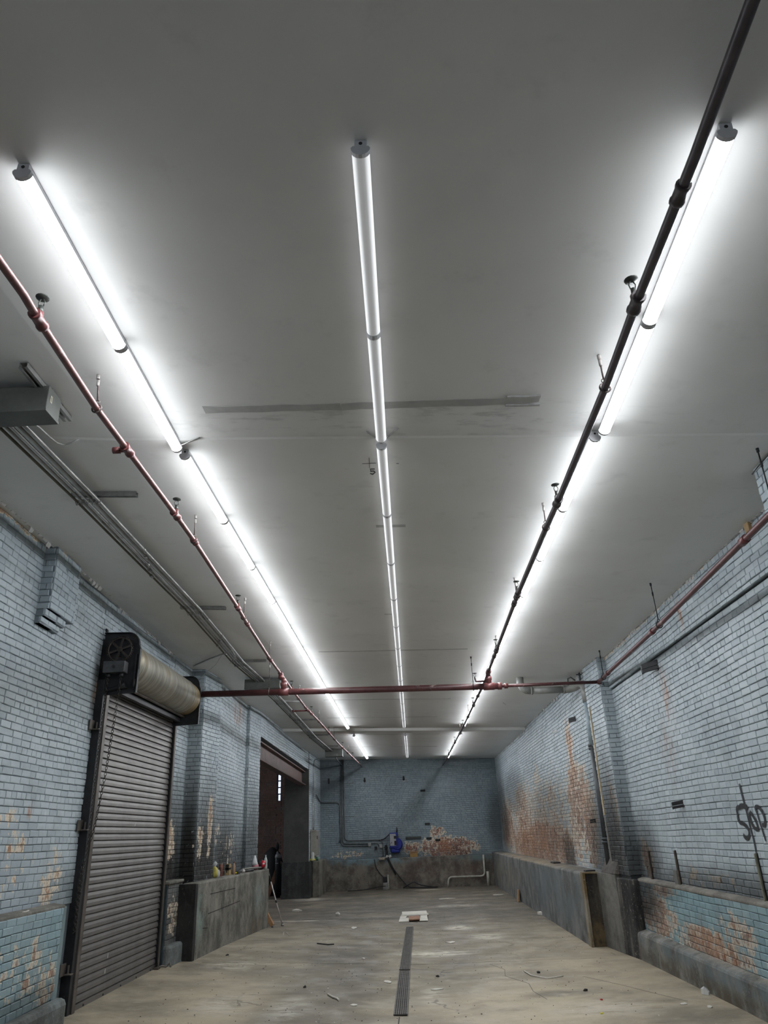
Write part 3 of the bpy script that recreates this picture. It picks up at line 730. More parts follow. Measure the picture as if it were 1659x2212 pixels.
# steel lintel over the opening
root = thing('steel_lintel', 'brown painted steel beam across the top of the wide opening', 'beam', (-3.62, 17.7, 3.5)); 
b = MB(); z_l = lambda y: 3.90 - .12*(y-17.65)/8.3
def beam(dz0, dz1, x0, x1):
    V = []
    for y in (17.45, 26.1):
        for x, z in ((x0, dz0), (x1, dz0), (x1, dz1), (x0, dz1)): V.append((x, y, z_l(y) + z))
    return V, [(0,1,2,3),(7,6,5,4),(0,4,5,1),(1,5,6,2),(2,6,7,3),(3,7,4,0)]
M_LINT = plain('brown_painted_steel', (.13,.082,.072), .6, var=.2, scale=3, dirt=(.05,.035,.03))
for nm, a in (('beam_web', (-.40,-.02,-3.66,-3.63)), ('beam_flange', (-.43,-.40,-3.72,-3.50)), ('beam_flange', (-.02,.01,-3.72,-3.52))):
    q = MB(); q.add(*beam(*a)); obj(nm, q, M_LINT, root)
done(root)

# ------------------------------------------------------------------ roller shutter door
M_SLAT = plain('grey_brown_shutter_steel', (.155,.143,.135), .42, .35, var=.18, scale=2.2, dirt=(.085,.075,.068))
M_BLK = plain('blackened_steel', (.022,.023,.026), .5, .3, var=.4, scale=6, dirt=(.05,.042,.038))
M_PALEMARK = plain('white_paint_mark', (.55,.55,.53), .6)
M_LIP = plain('worn_guide_steel', (.12,.105,.092), .45, .4, var=.3, scale=5, dirt=(.20,.10,.05,.6))
M_CHAIN = plain('dark_chain_steel', (.055,.05,.045), .45, .6)
def drum_mat():
    m = Mat('weathered_zinc_roll'); v = m.pos()
    w = m.vmath('MULTIPLY', v, (1.2, 26, 1.2)); 
    n = m.noise(1.0, 6, .68, vec=w, dist=.6)
    c = m.mix(m.ramp(n, .32, .68), (.185,.175,.145), (.42,.40,.335))
    c = m.mix(m.ramp(m.noise(3, 4, .6), .5, .75, 0, .6), c, (.27,.20,.10))
    e = m.ramp(m.sep()[1], 11.35, 11.7); c = m.mix(m.math('MULTIPLY', e, .7), c, (.33,.23,.10))
    m.color(c).rough(.42).metal(.35); m.bump(n, .5, .006); return m.m
M_DRUM = drum_mat()
door = bpy.data.objects.new('door_1', None); COL.objects.link(door); door.location = (-3.72, 10.5, .13)
tag(door, 'tall grey steel roller shutter door in the left wall', 'door', kind='structure'); door['_w'] = tuple(door.location)
SY0, SY1, SX = 9.16, 11.89, -3.735
SP = .0765
def slat_mesh():
    mb = MB(); prof = [(-.014, -.002), (-.014, .009), (.012, .0105), (.0135, .016), (.010, .045), (.000, .0765)]
    V = [(x, 0, z) for x, z in prof] + [(x, SY1 - SY0, z) for x, z in prof]; k = len(prof)
    F = [(i, i+1, k+i+1, k+i) for i in range(k-1)]
    mb.add(V, F, False); me = mb.mesh('slat'); me.materials.append(M_SLAT)
    for p in me.polygons: p.use_smooth = False
    return me
_sm = slat_mesh()
for k in range(46):
    o = bpy.data.objects.new('slat', _sm); COL.objects.link(o); o.parent = door
    o.location = Vector((SX + random.uniform(-.0015,.0015), SY0, .20 + k*SP)) - Vector(door.location)
for (y_, k_, h_) in ((10.55,23,.034),(10.02,4,.05),(9.98,2,.05)):
    q = MB(); z_ = .20 + k_*SP + .02; q.box(SX+.0105, SX+.0150, y_, y_+.018, z_, z_+h_); obj('paint_mark', q, M_PALEMARK, door)
zb_ = lambda y: floorz(-3.7, y)
q = MB(); q.box(SX-.015, SX+.022, SY0, SY1, .115, .20); q.box(SX-.01, SX+.045, SY0, SY1, .112, .124)
bb = obj('bottom_bar', q, M_SLAT, door)
for i in range(5):
    q = MB(); q.cyl((SX+.022, SY0+.25+i*.56, .165), (SX+.030, SY0+.25+i*.56, .165), .011, 8); obj('bolt', q, M_BLK, bb)
def guide(y0, y1, lip0, lip1, name):
    q = MB(); q.box(-3.80, -3.685, y0, y1, .05, 3.62); g = obj(name, q, M_BLK, door, bevel=.003)
    q = MB(); q.box(-3.692, -3.672, lip0, lip1, .03, 3.60); l = obj('guide_lip', q, M_LIP, g, bevel=.003)
    return g
g = guide(8.93, 9.02, 9.02, 9.10, 'guide_rail')
q = MB(); q.box(-3.80,-3.70,9.02,9.17,.05,3.62); obj('guide_back', q, M_BLK, door)
g2 = guide(11.90, 11.98, 11.87, 11.915, 'guide_rail')
for z in (.52, 1.92, 3.02):                                            # wall cleats on the near guide
    q = MB(); q.box(-3.74, -3.665, 8.86, 8.94, z, z+.012); q.box(-3.76, -3.748, 8.80, 8.94, z-.005, z+.11); q.box(-3.72, -3.71, 8.90, 8.935, z, z+.09)
    obj('wall_cleat', q, M_LIP, g, bevel=.002)
for z in (.32,.75,1.15,1.62,2.2,2.45,2.75,3.15,3.3):
    q = MB(); q.cyl((-3.735, 8.932, z), (-3.735, 8.922, z), .012, 8); obj('bolt', q, M_BLK, g)
# barrel roll, end plates, gear train
q = MB(); CX, CZ, R0 = -3.545, 3.855, .262
pr = []; yy = np.linspace(9.06, 11.84, 60)
for i, y in enumerate(yy):
    r = R0 + .004*math.sin(i*2.1) + random.uniform(-.003, .003) - (.03 if i in (0, 59) else 0) - (.008 if i > 53 else 0)
    pr.append((r, y - 9.06))
q.lathe((CX, 9.06, CZ), pr, 40, (0, 1, 0)); obj('shutter_roll', q, M_DRUM, door)
q = MB(); q.box(-3.735, -3.70, 9.05, 11.88, 3.60, 3.72); q.box(-3.66, -3.60, 9.05, 11.88, 3.50, 3.56); obj('header_rail', q, M_BLK, door)
q = MB(); q.cyl((-3.56, 9.05, 3.585), (-3.56, 11.86, 3.585), .022, 10); obj('header_tube', q, M_LIP, door)
def plate(y, name):
    th = .014; pts = [(-3.80, 3.44), (-3.31, 3.46), (-3.30, 4.0)]
    for a in np.linspace(0, math.pi/2, 7): pts.append((-3.46 + .14*math.cos(a), 4.05 + .165*math.sin(a)))
    pts += [(-3.80, 4.225)]
    q = MB(); n = len(pts); V = [(x, y, z) for x, z in pts] + [(x, y+th, z) for x, z in pts]
    q.add(V, [tuple(range(n)), tuple(reversed(range(n, 2*n)))] + [(i, i+n, (i+1) % n + n, (i+1) % n) for i in range(n)])
    for i in range(1, n-1):                                              # rolled flange round the edge
        a, c = pts[i], pts[i+1]; q.add([(a[0], y-.035, a[1]), (c[0], y-.035, c[1]), (c[0], y, c[1]), (a[0], y, a[1]), (a[0]-.01, y-.035, a[1]-.008), (c[0]-.01, y-.035, c[1]-.008), (c[0]-.01, y, c[1]-.008), (a[0]-.01, y, a[1]-.008)], [(0,1,2,3),(7,6,5,4),(0,4,5,1)])
    return obj(name, q, M_BLK, door)
pl = plate(9.02, 'end_plate'); pl2 = plate(11.86, 'end_plate')
q = MB(); q.cyl((-3.78, 9.0, 4.26), (-3.78, 9.06, 4.26), .024, 8); obj('plate_eye', q, M_BLK, pl)
q = MB(); gy = 8.975; gc = (-3.555, gy, 3.995)
q.torus(gc, (0,1,0), .148, .012, 30, 6); q.cyl((gc[0], gy-.02, gc[2]), (gc[0], gy+.03, gc[2]), .034, 12)
for k in range(6):
    a = k*math.pi/3 + .3; d = Vector((math.cos(a), 0, math.sin(a))); t = Vector((-math.sin(a), 0, math.cos(a)))
    q.obox(Vector(gc) + d*.09, d*.062, Vector((0,.007,0)), t*.013)
for k in range(44):
    a = 2*math.pi*k/44; d = Vector((math.cos(a), 0, math.sin(a))); t = Vector((-math.sin(a), 0, math.cos(a)))
    q.obox(Vector(gc) + d*.163, d*.007, Vector((0,.011,0)), t*.005)
obj('gear_wheel', q, plain('greasy_gear_iron', (.062,.052,.045), .5, .5, var=.4), pl)
q = MB(); pc = (-3.545, gy+.005, 3.825); q.torus(pc, (0,1,0), .062, .013, 20, 6); q.cyl((pc[0], gy-.02, pc[2]), (pc[0], gy+.02, pc[2]), .05, 14); obj('pinion', q, M_BLK, pl)
q = MB(); q.box(-3.675, -3.41, 8.80, 8.93, 3.675, 3.815); gb = obj('gear_box', q, plain('dark_grey_gearbox', (.065,.066,.07), .45, .3), door, bevel=.006)
for x in (-3.62, -3.46):
    q = MB(); q.cyl((x, 8.86, 3.675), (x, 8.86, 3.625), .027, 10); obj('chain_guide', q, M_BLK, gb)
q = MB(); q.cyl((-3.545, 8.80, 3.745), (-3.545, 8.79, 3.745), .018, 10); obj('cover_bolt', q, M_BLK, gb)
q = MB(); q.tube([(-3.74,8.99,3.49),(-3.64,8.985,3.505),(-3.52,8.985,3.53),(-3.44,8.985,3.56)], [.02,.024,.028,.055], 8); obj('brake_arm', q, M_BLK, pl)
q = MB(); q.box(-3.355,-3.335,8.985,9.02,3.50,3.93); q.cyl((-3.345,8.985,3.52),(-3.345,8.985,3.62),.02,8); obj('side_lever', q, M_BLK, pl)
def chain(path, name='hand_chain'):
    pts = [Vector(p) for p in path]; q = MB(); k = 0; step = .034
    L = [0]; 
    for a, c in zip(pts, pts[1:]): L.append(L[-1] + (c-a).length)
    s_ = 0
    while s_ < L[-1]:
        i = max(j for j in range(len(L)) if L[j] <= s_ + 1e-9); i = min(i, len(pts)-2)
        t = (s_ - L[i])/(L[i+1]-L[i]); p = pts[i].lerp(pts[i+1], t); d = (pts[i+1]-pts[i]).normalized()
        w = d.cross(Vector((0,1,0))).normalized() if k % 2 else d.cross(Vector((1,0,0))).normalized()
        nrm = d.cross(w); V = []; F = []
        for m_ in range(8):
            a = 2*math.pi*m_/8; c = p + d*(math.cos(a)*.021) + w*(math.sin(a)*.0125); rd = (d*math.cos(a) + w*math.sin(a))
            for b_ in range(4):
                e = 2*math.pi*b_/4; V.append(c + rd*(math.cos(e)*.0038) + nrm*(math.sin(e)*.0038))
        for m_ in range(8):
            for b_ in range(4): F.append((m_*4+b_, ((m_+1)%8)*4+b_, ((m_+1)%8)*4+(b_+1)%4, m_*4+(b_+1)%4))
        q.add(V, F, True); s_ += step; k += 1
    return obj(name, q, M_CHAIN, door)
chain([(-3.46,8.855,3.63),(-3.485,8.85,3.1),(-3.52,8.85,2.5),(-3.575,8.86,2.0),(-3.62,8.87,1.78)])
chain([(-3.62,8.86,3.63),(-3.645,8.87,3.0),(-3.645,8.88,2.2),(-3.64,8.87,1.8),(-3.655,8.85,1.45),(-3.665,8.845,1.1),(-3.66,8.845,.93),(-3.675,8.85,.92),(-3.68,8.85,1.3),(-3.67,8.86,1.6)])
done(door)
# latch hook lying at the right foot of the door
root = thing('door_latch', 'rusty bent latch bar on the floor at the door corner', 'latch', (-3.60, 11.86, .15))
q = MB(); q.tube([(-3.68,11.80,.16),(-3.62,11.86,.18),(-3.57,11.90,.165),(-3.53,11.93,.20),(-3.50,11.88,.165)], .014, 7); q.box(-3.70,-3.64,11.76,11.86,.14,.17); obj('latch_bar', q, M_LIP, root)
done(root)

# ------------------------------------------------------------------ tube lights
ORD = ['first','second','third','fourth','fifth','sixth','seventh','eighth','ninth','tenth','eleventh','twelfth','thirteenth','fourteenth','fifteenth','sixteenth','seventeenth','eighteenth','nineteenth']
M_BODY = plain('light_grey_lamp_body', (.50,.50,.52), .45, var=.06)
M_CAP = plain('grey_lamp_end_cap', (.56,.56,.58), .5, var=.06)
M_HOLE = plain('black_knockout', (.02,.02,.02), .6)
def lit_mat():
    # frosted wraparound lens over a downward board: brightest below, weaker up the sides
    m = bpy.data.materials.new('lit_diffuser'); m.use_nodes = True; t = m.node_tree; t.nodes.clear(); n = t.nodes.new
    o = n('ShaderNodeOutputMaterial'); e = n('ShaderNodeEmission'); tc = n('ShaderNodeTexCoord'); sp = n('ShaderNodeSeparateXYZ'); mr = n('ShaderNodeMapRange')
    mr.inputs[1].default_value = -.046; mr.inputs[2].default_value = -.080; mr.inputs[3].default_value = LAMP_STRENGTH*.115; mr.inputs[4].default_value = LAMP_STRENGTH
    t.links.new(tc.outputs['Object'], sp.inputs[0]); t.links.new(sp.outputs[2], mr.inputs[0]); t.links.new(mr.outputs[0], e.inputs[1])
    e.inputs[0].default_value = (.93,.965,1.0,1); t.links.new(e.outputs[0], o.inputs[0]); return m
M_LIT = lit_mat()
def dim_mat():
    m = bpy.data.materials.new('dim_diffuser'); m.use_nodes = True; t = m.node_tree; t.nodes.clear()
    n = t.nodes.new; o = n('ShaderNodeOutputMaterial'); p = n('ShaderNodeBsdfPrincipled'); tc = n('ShaderNodeTexCoord'); sp = n('ShaderNodeSeparateXYZ')
    ab = n('ShaderNodeMath'); ab.operation = 'ABSOLUTE'; mr = n('ShaderNodeMapRange'); mr.inputs[1].default_value = .014; mr.inputs[2].default_value = .036
    mr.inputs[3].default_value = DIM_STRENGTH*.28; mr.inputs[4].default_value = DIM_STRENGTH*1.45
    t.links.new(tc.outputs['Object'], sp.inputs[0]); t.links.new(sp.outputs[0], ab.inputs[0]); t.links.new(ab.outputs[0], mr.inputs[0])
    p.inputs['Base Color'].default_value = (.6,.6,.6,1); p.inputs['Roughness'].default_value = .35
    p.inputs['Emission Color'].default_value = (.96,.98,1,1); t.links.new(mr.outputs[0], p.inputs['Emission Strength']); t.links.new(p.outputs[0], o.inputs[0]); return m
M_DIM = dim_mat()
FL = 1.235
def lamp_meshes(mat):
    out = {}
    q = MB(); q.box(-.024,.024,0,FL,-.036,-.0005); out['lamp_body'] = (q.mesh('lamp_body'), M_BODY)
    q = MB(); k = 10; V = []; F = []
    prof = [(.038*math.cos(a), -.046 - .038*math.sin(a)*.95) for a in np.linspace(0, math.pi, k)]
    prof = [(.030, -.036)] + prof + [(-.030, -.036)]
    n = len(prof); V = [(x, .012, z) for x, z in prof] + [(x, FL-.012, z) for x, z in prof]
    F = [(i, n+i, n+i+1, i+1) for i in range(n-1)] + [(n-1, 2*n-1, n, 0)]
    q.add(V, F, True); out['diffuser'] = (q.mesh('diffuser'), mat)
    def capm(y0, y1):
        q = MB(); pr = [(.0415*math.cos(a), -.045 - .0415*math.sin(a)*.95) for a in np.linspace(0, math.pi, k)]
        pr = [(.026,-.034),(.026,.0),(-.026,.0),(-.026,-.034)][:0] + [(.033,-.034)] + pr + [(-.033,-.034)]
        n = len(pr); V = [(x, y0, z) for x, z in pr] + [(x, y1, z) for x, z in pr]
        q.add(V, [tuple(range(n)), tuple(reversed(range(n, 2*n)))] + [(i, i+1, n+i+1, n+i) for i in range(n-1)] + [(n-1, 0, n, 2*n-1)])
        q.box(-.026,.026,y0+.001,y1,-.036,-.0005); return q.mesh('end_cap')
    out['end_cap'] = (capm(-.006, .014), M_CAP); out['end_cap2'] = (capm(FL-.014, FL+.006), M_CAP)
    q = MB(); q.cyl((0,-.0075,-.019),(0,-.004,-.019),.008,12); out['knockout'] = (q.mesh('knockout'), M_HOLE)
    for me, m in out.values(): me.materials.append(m)
    return out
LM = {'lit': lamp_meshes(M_LIT), 'dim': lamp_meshes(M_DIM)}
def lamp(kind, x, y, dx, sy, label, group):
    z = ceilz(x, y + FL/2)
    r = bpy.data.objects.new('tube_light', None); COL.objects.link(r); r.empty_display_size = .1
    r.location = (x, y, z); r.rotation_euler = (math.atan((ceilz(x, y+FL)-ceilz(x, y+.1))/(FL-.1)), math.atan(.045), -math.atan2(dx, FL)); r.scale = (1, sy, 1)
    tag(r, label, 'light', group)
    for nm, (me, m) in LM[kind].items():
        o = bpy.data.objects.new('end_cap' if nm == 'end_cap2' else nm, me); COL.objects.link(o); o.parent = r
def row(kind, secs, desc, group):
    i = 0
    for (y0, y1, n, x0, x1) in secs:
        st = (y1 - y0)/n
        for k in range(n):
            y = y0 + st*k; x = x0 + (x1-x0)*k/n
            lamp(kind, x, y, (x1-x0)/n, (st-.012)/FL, desc % ORD[i], group); i += 1
row('lit', [(2.285,4.80,2,-1.565,-1.625), (4.90,20.10,12,-1.60,-1.595), (21.25,27.6,5,-1.525,-1.52)], 'bright white tube light, %s from the camera in the left ceiling row', 'tube lights in the left row')
row('dim', [(2.205,4.69,2,-.078,-.09), (4.765,19.95,12,-.092,-.10), (21.1,27.45,5,-.085,-.08)], 'dim frosted tube light, %s from the camera in the middle ceiling row', 'tube lights in the middle row')
row('lit', [(2.165,4.60,2,1.418,1.495), (4.675,19.80,12,1.45,1.455), (20.9,27.55,5,1.43,1.375)], 'bright white tube light, %s from the camera in the right ceiling row', 'tube lights in the right row')
# spring clips where the rows step down
M_CLIP = plain('bright_clip_steel', (.4,.4,.4), .3, .8)
def clip(pts, label):
    r = thing('lamp_tail', label, 'wire', pts[0]); q = MB(); q.tube([(x, y, ceilz(x, y) - d) for x, y, d in pts], .006, 6); obj('wire', q, M_CLIP, r); done(r)
clip([(-1.62,4.78,.035),(-1.55,4.76,.02),(-1.44,4.71,.004)], 'short metal wire tail at the step of the left tube row')
clip([(-.12,4.70,.03),(-.17,4.66,.015),(-.20,4.64,.003)], 'short wire tail left of the middle tube row step')
clip([(-.06,4.70,.03),(-.01,4.65,.015),(.035,4.60,.003)], 'short wire tail right of the middle tube row step')

# ------------------------------------------------------------------ sprinkler pipes
M_RED = plain('faded_red_pipe_paint', (.155,.062,.06), .4, var=.3, scale=7, dirt=(.36,.27,.26,.58), local=False)
M_RED2 = plain('dark_red_pipe_paint', (.085,.028,.029), .45, var=.3, scale=9, dirt=(.30,.25,.23,.60), local=False)
M_FIT = plain('red_fitting_paint', (.12,.036,.036), .4, var=.3, scale=12)
M_DKPIPE = plain('dark_purple_brown_pipe', (.062,.048,.056), .4, var=.25, scale=8, local=False)
M_DKFIT = plain('dark_fitting', (.055,.042,.045), .45, var=.3)
M_BRASS = plain('tarnished_head', (.05,.055,.05), .45, .5)
M_ROD = plain('dull_hanger_rod', (.10,.075,.07), .5, .3, var=.4, scale=25)
M_RODD = plain('black_hanger_rod', (.02,.02,.022), .5, .3)
M_PALE = plain('scuffed_pale_anchor', (.45,.42,.40), .5)
def lerp_path(P, y):
    for a, b in zip(P, P[1:]):
        if a[1] <= y <= b[1]:
            t = (y-a[1])/(b[1]-a[1]); return Vector(a).lerp(Vector(b), t)
    return Vector(P[-1])
def headm(p, up=True, z_top=None):
    q = MB(); x, y, z = p; h = .105
    q.cyl((x,y,z), (x,y,z+.045), .014, 8); 
    q.tube([(x-.012,y,z+.045),(x-.017,y,z+.07),(x-.006,y,z+.095)], .0035, 5); q.tube([(x+.012,y,z+.045),(x+.017,y,z+.07),(x+.006,y,z+.095)], .0035, 5)
    q.lathe((x,y,z+.092), [(.008,0),(.034,.006),(.036,.011),(.02,.014)], 14)
    return q
def coupling(P, y, r, L=.075, fit=None, mat=None, par=None, big=1.5):
    c = lerp_path(P, y); t = (lerp_path(P, y+.1) - lerp_path(P, y-.1)).normalized()
    q = MB(); q.tube([c - t*L, c - t*(L*.66), c - t*(L*.6), c + t*(L*.6), c + t*(L*.66), c + t*L], [r*big, r*big, r*big*.88, r*big*.88, r*big, r*big], 12)
    return obj('coupling', q, mat, par), c
def branch(name, label, P, r, mat, fmat, hd, cp, outl, side):
    root = thing(name, label, 'pipe', P[0])
    q = MB(); q.tube(P, r, 12); obj('pipe_run', q, mat, root)
    for y in cp: coupling(P, y, r, .05, mat=fmat, par=root, big=1.4)
    for y in hd:
        o, c = coupling(P, y, r, .06, mat=fmat, par=root, big=1.55)
        q = MB(); q.cyl(c, c + Vector((0,0,r*2.2)), r*.95, 10); obj('outlet', q, fmat, o)
        obj('sprinkler_head', headm(c + Vector((0,0,r*2.0))), M_BRASS, root)
    for y, ln in outl:
        o, c = coupling(P, y, r, .06, mat=fmat, par=root, big=1.55)
        q = MB(); e = c + Vector((side*ln, 0, 0)); q.cyl(c, e, r*.8, 10); q.cyl(e - Vector((side*.02,0,0)), e + Vector((side*.03,0,0)), r*1.15, 8); obj('side_outlet', q, fmat, o)
    done(root); return root
LB = [(-1.79,-1.0), (-1.80,2.83), (-1.818,3.03), (-1.86,3.886), (-1.857,5.57), (-1.862,6.12), (-1.93,8.27), (-1.965,8.94), (-2.04,11.04), (-2.055,12.1), (-2.085,13.3), (-2.105,15.5), (-2.06,17.6), (-1.97,21.1), (-1.83,26.7), (-1.79,28.7)]
LB = [(x, y, ceilz(x, y) - .25) for x, y in LB]
branch('sprinkler_pipe', 'faded red sprinkler pipe running along the ceiling on the left', LB, .0215, M_RED, M_FIT,
       [3.03, 5.57, 8.27, 13.45, 16.3, 19.3, 22.3, 25.2], [6.17, 8.98, 11.04, 15.5, 18.2, 20.4, 23.6], [(4.44, .07), (15.9, .32)], -1)
RB = [(1.19,-1.0), (1.211,1.53), (1.234,2.12), (1.246,2.99), (1.273,3.78), (1.285,5.385), (1.28,5.88), (1.284,7.7), (1.35,12.0), (1.365,12.8), (1.35,18.7), (1.25,26.4), (1.21,28.7)]
RB = [(x, y, ceilz(x, y) - .232) for x, y in RB]
branch('sprinkler_pipe', 'dark sprinkler pipe running along the ceiling beside the right tube row', RB, .0235, M_DKPIPE, M_DKFIT,
       [2.99, 5.385, 7.85, 10.5, 15.4, 18.6, 21.8, 25.0], [2.3, 8.2, 10.9, 14.3, 17, 19.9, 23.2], [], 1)
# cross main with risers, reducer, and the run along the right wall
MY = 11.97
zm = lambda x: 3.945 - (x + 3.41)*.0172
root = thing('sprinkler_main', 'thick dark red pipe crossing the whole room below the ceiling', 'pipe', (0, MY, zm(0)))
q = MB(); q.tube([(-3.80,MY,zm(-3.8)), (0,MY,zm(0)), (1.47,MY,zm(1.47))], .050, 16); obj('main_pipe', q, M_RED2, root)
q = MB(); q.tube([(1.45,MY,zm(1.45)), (3.085,MY,zm(3.085)+.02)], .026, 12); obj('thin_pipe', q, M_RED2, root)
bend = Vector((3.09, MY, zm(3.085)+.02))
RR = [bend, Vector((3.04,11.2,3.845)), Vector((2.88,8.18,3.79)), Vector((2.72,4.95,3.787)), Vector((2.62,2.5,3.78)), Vector((2.55,-.5,3.78))]
q = MB(); q.tube(RR, .0275, 12); obj('wall_run', q, M_RED2, root)
q = MB(); q.blob(bend, (.042,.042,.042), 8, .0); obj('elbow', q, M_FIT, root)
for y in (5.55, 8.5, 11.2):
    c = lerp_path(RR[::-1], y); t = Vector((.05, 1, 0)).normalized(); q = MB(); q.cyl(c - t*.05, c + t*.05, .036, 12); obj('coupling', q, M_FIT, root)
for x, L in ((1.50, .032), (1.60, .03)):
    q = MB(); q.cyl((x-L,MY,zm(x)), (x+L,MY,zm(x)),   .057 if x < 1.55 else .042, 14); obj('coupling', q, M_FIT, root)
for x, P, nm in ((-1.985, LB, 'L'), (1.33, RB, 'R')):
    c = Vector((x, MY, zm(x))); tgt = lerp_path(P, MY + (.0 if nm == 'R' else .1))
    q = MB(); q.cyl(c - Vector((.085,0,0)), c + Vector((.085,0,0)), .060, 16)
    q.tube([c, c + Vector((0,0,.09)), c + Vector((0,0,.10)), c + Vector((0,0,.15))], [.050,.046,.055,.055], 14); obj('tee', q, M_FIT, root)
    q = MB(); q.tube([c + Vector((0,0,.14)), c + Vector((0,0,.20)), Vector((tgt.x, tgt.y, c.z + .24)), tgt], [.046,.038,.040,.034], 12)
    q.cyl(tgt - Vector((0,.07,0)), tgt + Vector((0,.07,0)), .036, 12); obj('riser', q, M_FIT if nm == 'L' else M_RED2, root)
q = MB(); q.tube([(1.33,MY,zm(1.3)+.1),(1.22,MY+.02,zm(1.3)+.085),(1.13,MY+.02,zm(1.3)+.09),(1.12,MY+.02,zm(1.3)+.14)], .015, 8); obj('side_outlet', q, M_RED2, root)
obj('sprinkler_head', headm((1.12, MY+.02, zm(1.3)+.12)), M_BRASS, root)
q = MB(); q.cyl((-3.36,MY,zm(-3.4)),(-3.33,MY,zm(-3.4)),.055,16)
done(root)
# hangers: anchor in the ceiling, rod, ring round the pipe
def hanger(label, cx, cy_, P, R, rod=M_ROD, mainz=None, group=None):
    pc = lerp_path(P, cy_) if P else Vector((cx, cy_, mainz))
    top = Vector((cx, cy_, ceilz(cx, cy_)))
    r = thing('pipe_hanger', label, 'hanger', top, group)
    q = MB(); q.tube([top + Vector((0,0,.01)), pc + Vector((0,0,R+.035))], .0055, 6); obj('rod', q, rod, r)
    q = MB(); mid = top.lerp(pc, .28); q.cyl(top, top - Vector((0,0,.03)), .012, 8); q.cyl(mid + Vector((0,0,.03)), mid - Vector((0,0,.012)), .010, 8); obj('anchor', q, M_PALE if rod is M_ROD else rod, r)
    q = MB(); q.torus(pc, (0,1,0) if P is not None else (1,0,0), R + .008, .006, 16, 5); q.torus(pc + Vector((0,0,R+.025)), (0,1,0), .014, .004, 10, 4); obj('ring', q, rod, r)
    done(r)
for i, (x, y) in enumerate([(-1.879,3.90),(-1.862,6.15),(-1.94,8.70),(-2.02,10.9),(-2.075,14.4),(-2.06,17.5),(-1.99,20.3),(-1.90,23.8)]):
    hanger('thin rod hanger, %s from the camera on the left faded red pipe' % ORD[i], x, y, LB, .0215)
for i, (x, y) in enumerate([(1.27,3.75),(1.28,5.92),(1.29,7.97),(1.345,10.6),(1.36,16.8),(1.33,19.6),(1.29,22.8),(1.25,26.)]):
    hanger('thin rod hanger, %s from the camera on the right dark pipe' % ORD[i], x, y, RB, .0235, M_ROD)
RRr = RR[::-1]
for i, (x, y) in enumerate([(2.72,4.95),(2.87,8.18),(3.06,11.55)]):
    hanger('black rod hanger, %s from the camera on the right wall pipe' % ORD[i], x, y, RRr, .0275, M_RODD)
hanger('black rod hanger on the thick cross pipe near the right tee', 1.08, MY, None, .05, M_RODD, zm(1.08))
hanger('dark rod hanger on the thick cross pipe near the left junction box', -2.22, MY, None, .05, M_ROD, zm(-2.22))

# ------------------------------------------------------------------ conduits on the ceiling, left
M_COND = plain('galvanised_conduit', (.36,.36,.35), .34, .6, var=.3, scale=4, dirt=(.10,.095,.085), local=False)
M_COND2 = plain('tarnished_conduit', (.13,.115,.085), .45, .4, var=.3, scale=4, local=False)
M_STRUT = plain('galvanised_strut', (.30,.30,.29), .38, .55, var=.3, scale=9)
M_BOX = plain('grey_pull_box', (.115,.122,.112), .5, .25, var=.22, scale=5, dirt=(.24,.245,.225,.6), bump=.1)
CP = [(-2.72,4.12),(-2.69,5.63),(-2.69,7.3),(-2.685,9.0),(-2.72,10.5),(-2.76,11.97),(-2.715,13.3),(-2.70,15.6),(-2.72,18.42),(-2.68,21.5),(-2.60,24.95)]
dsc = ['nearest the tube lights, brightest', 'second from the bright outer one', 'middle one', 'fourth from the bright outer one', 'brownish one nearest the wall']
for k in range(5):
    dx = (2-k)*.047
    pts = [(x + dx + random.uniform(-.004,.004)*(1 if i > 2 else 0), y, ceilz(x, y) - .078 - (.006 if k == 2 else 0)) for i, (x, y) in enumerate(CP)]
    r = thing('electrical_conduit', 'steel ceiling conduit in a bundle of five, %s' % dsc[k], 'conduit', pts[0], 'conduits in the left ceiling bundle')
    q = MB(); q.tube(pts, .0115 if k else .0155, 9); obj('conduit_run', q, M_COND2 if k == 4 else M_COND, r)
    for y in (6.9 + k*.2, 10.3 + k*.15, 16.8 + k*.3):
        c = lerp_path([Vector(p) for p in pts], y); q = MB(); q.cyl(c - Vector((0,.03,0)), c + Vector((0,.03,0)), .019, 9); obj('conduit_coupling', q, M_COND, r)
    done(r)
def strut(a, b_, label, wide=.021, name='strut_channel', h=.04):
    A = Vector((a[0], a[1], ceilz(*a) - h/2 + .003)); B = Vector((b_[0], b_[1], ceilz(*b_) - h/2 + .003)); d = (B - A); L = d.length; d.normalize(); s_ = Vector((-d.y, d.x, 0)).normalized(); u = Vector((0,0,1))
    r = thing(name, label, 'strut', (A+B)/2); C = (A+B)/2
    q = MB(); q.obox(C + u*(h/2-.002), d*L/2, s_*wide, u*.002); obj('channel_back', q, M_STRUT, r)
    for sg in (-1, 1):
        q = MB(); q.obox(C + s_*(sg*(wide-.0015)), d*L/2, s_*.0015, u*h/2); q.obox(C + s_*(sg*(wide-.006)) - u*(h/2-.0015), d*L/2, s_*.010, u*.0015); obj('channel_flange', q, M_STRUT, r)
    done(r)
strut((-2.84,5.72), (-2.24,5.665), 'steel strut across the conduit bundle, first from the camera')
strut((-2.89,9.17), (-2.28,9.10), 'steel strut across the conduit bundle, second from the camera')
strut((-2.90,12.20), (-2.32,12.15), 'steel strut across the conduit bundle, third from the camera')
strut((-2.86,16.0), (-2.26,16.2), 'steel strut across the conduit bundle, fourth from the camera')
strut((-2.86,18.85), (-2.20,18.8), 'steel strut across the conduit bundle, fifth from the camera')
strut((-2.84,21.3), (-2.24,21.25), 'steel strut across the conduit bundle, sixth from the camera')
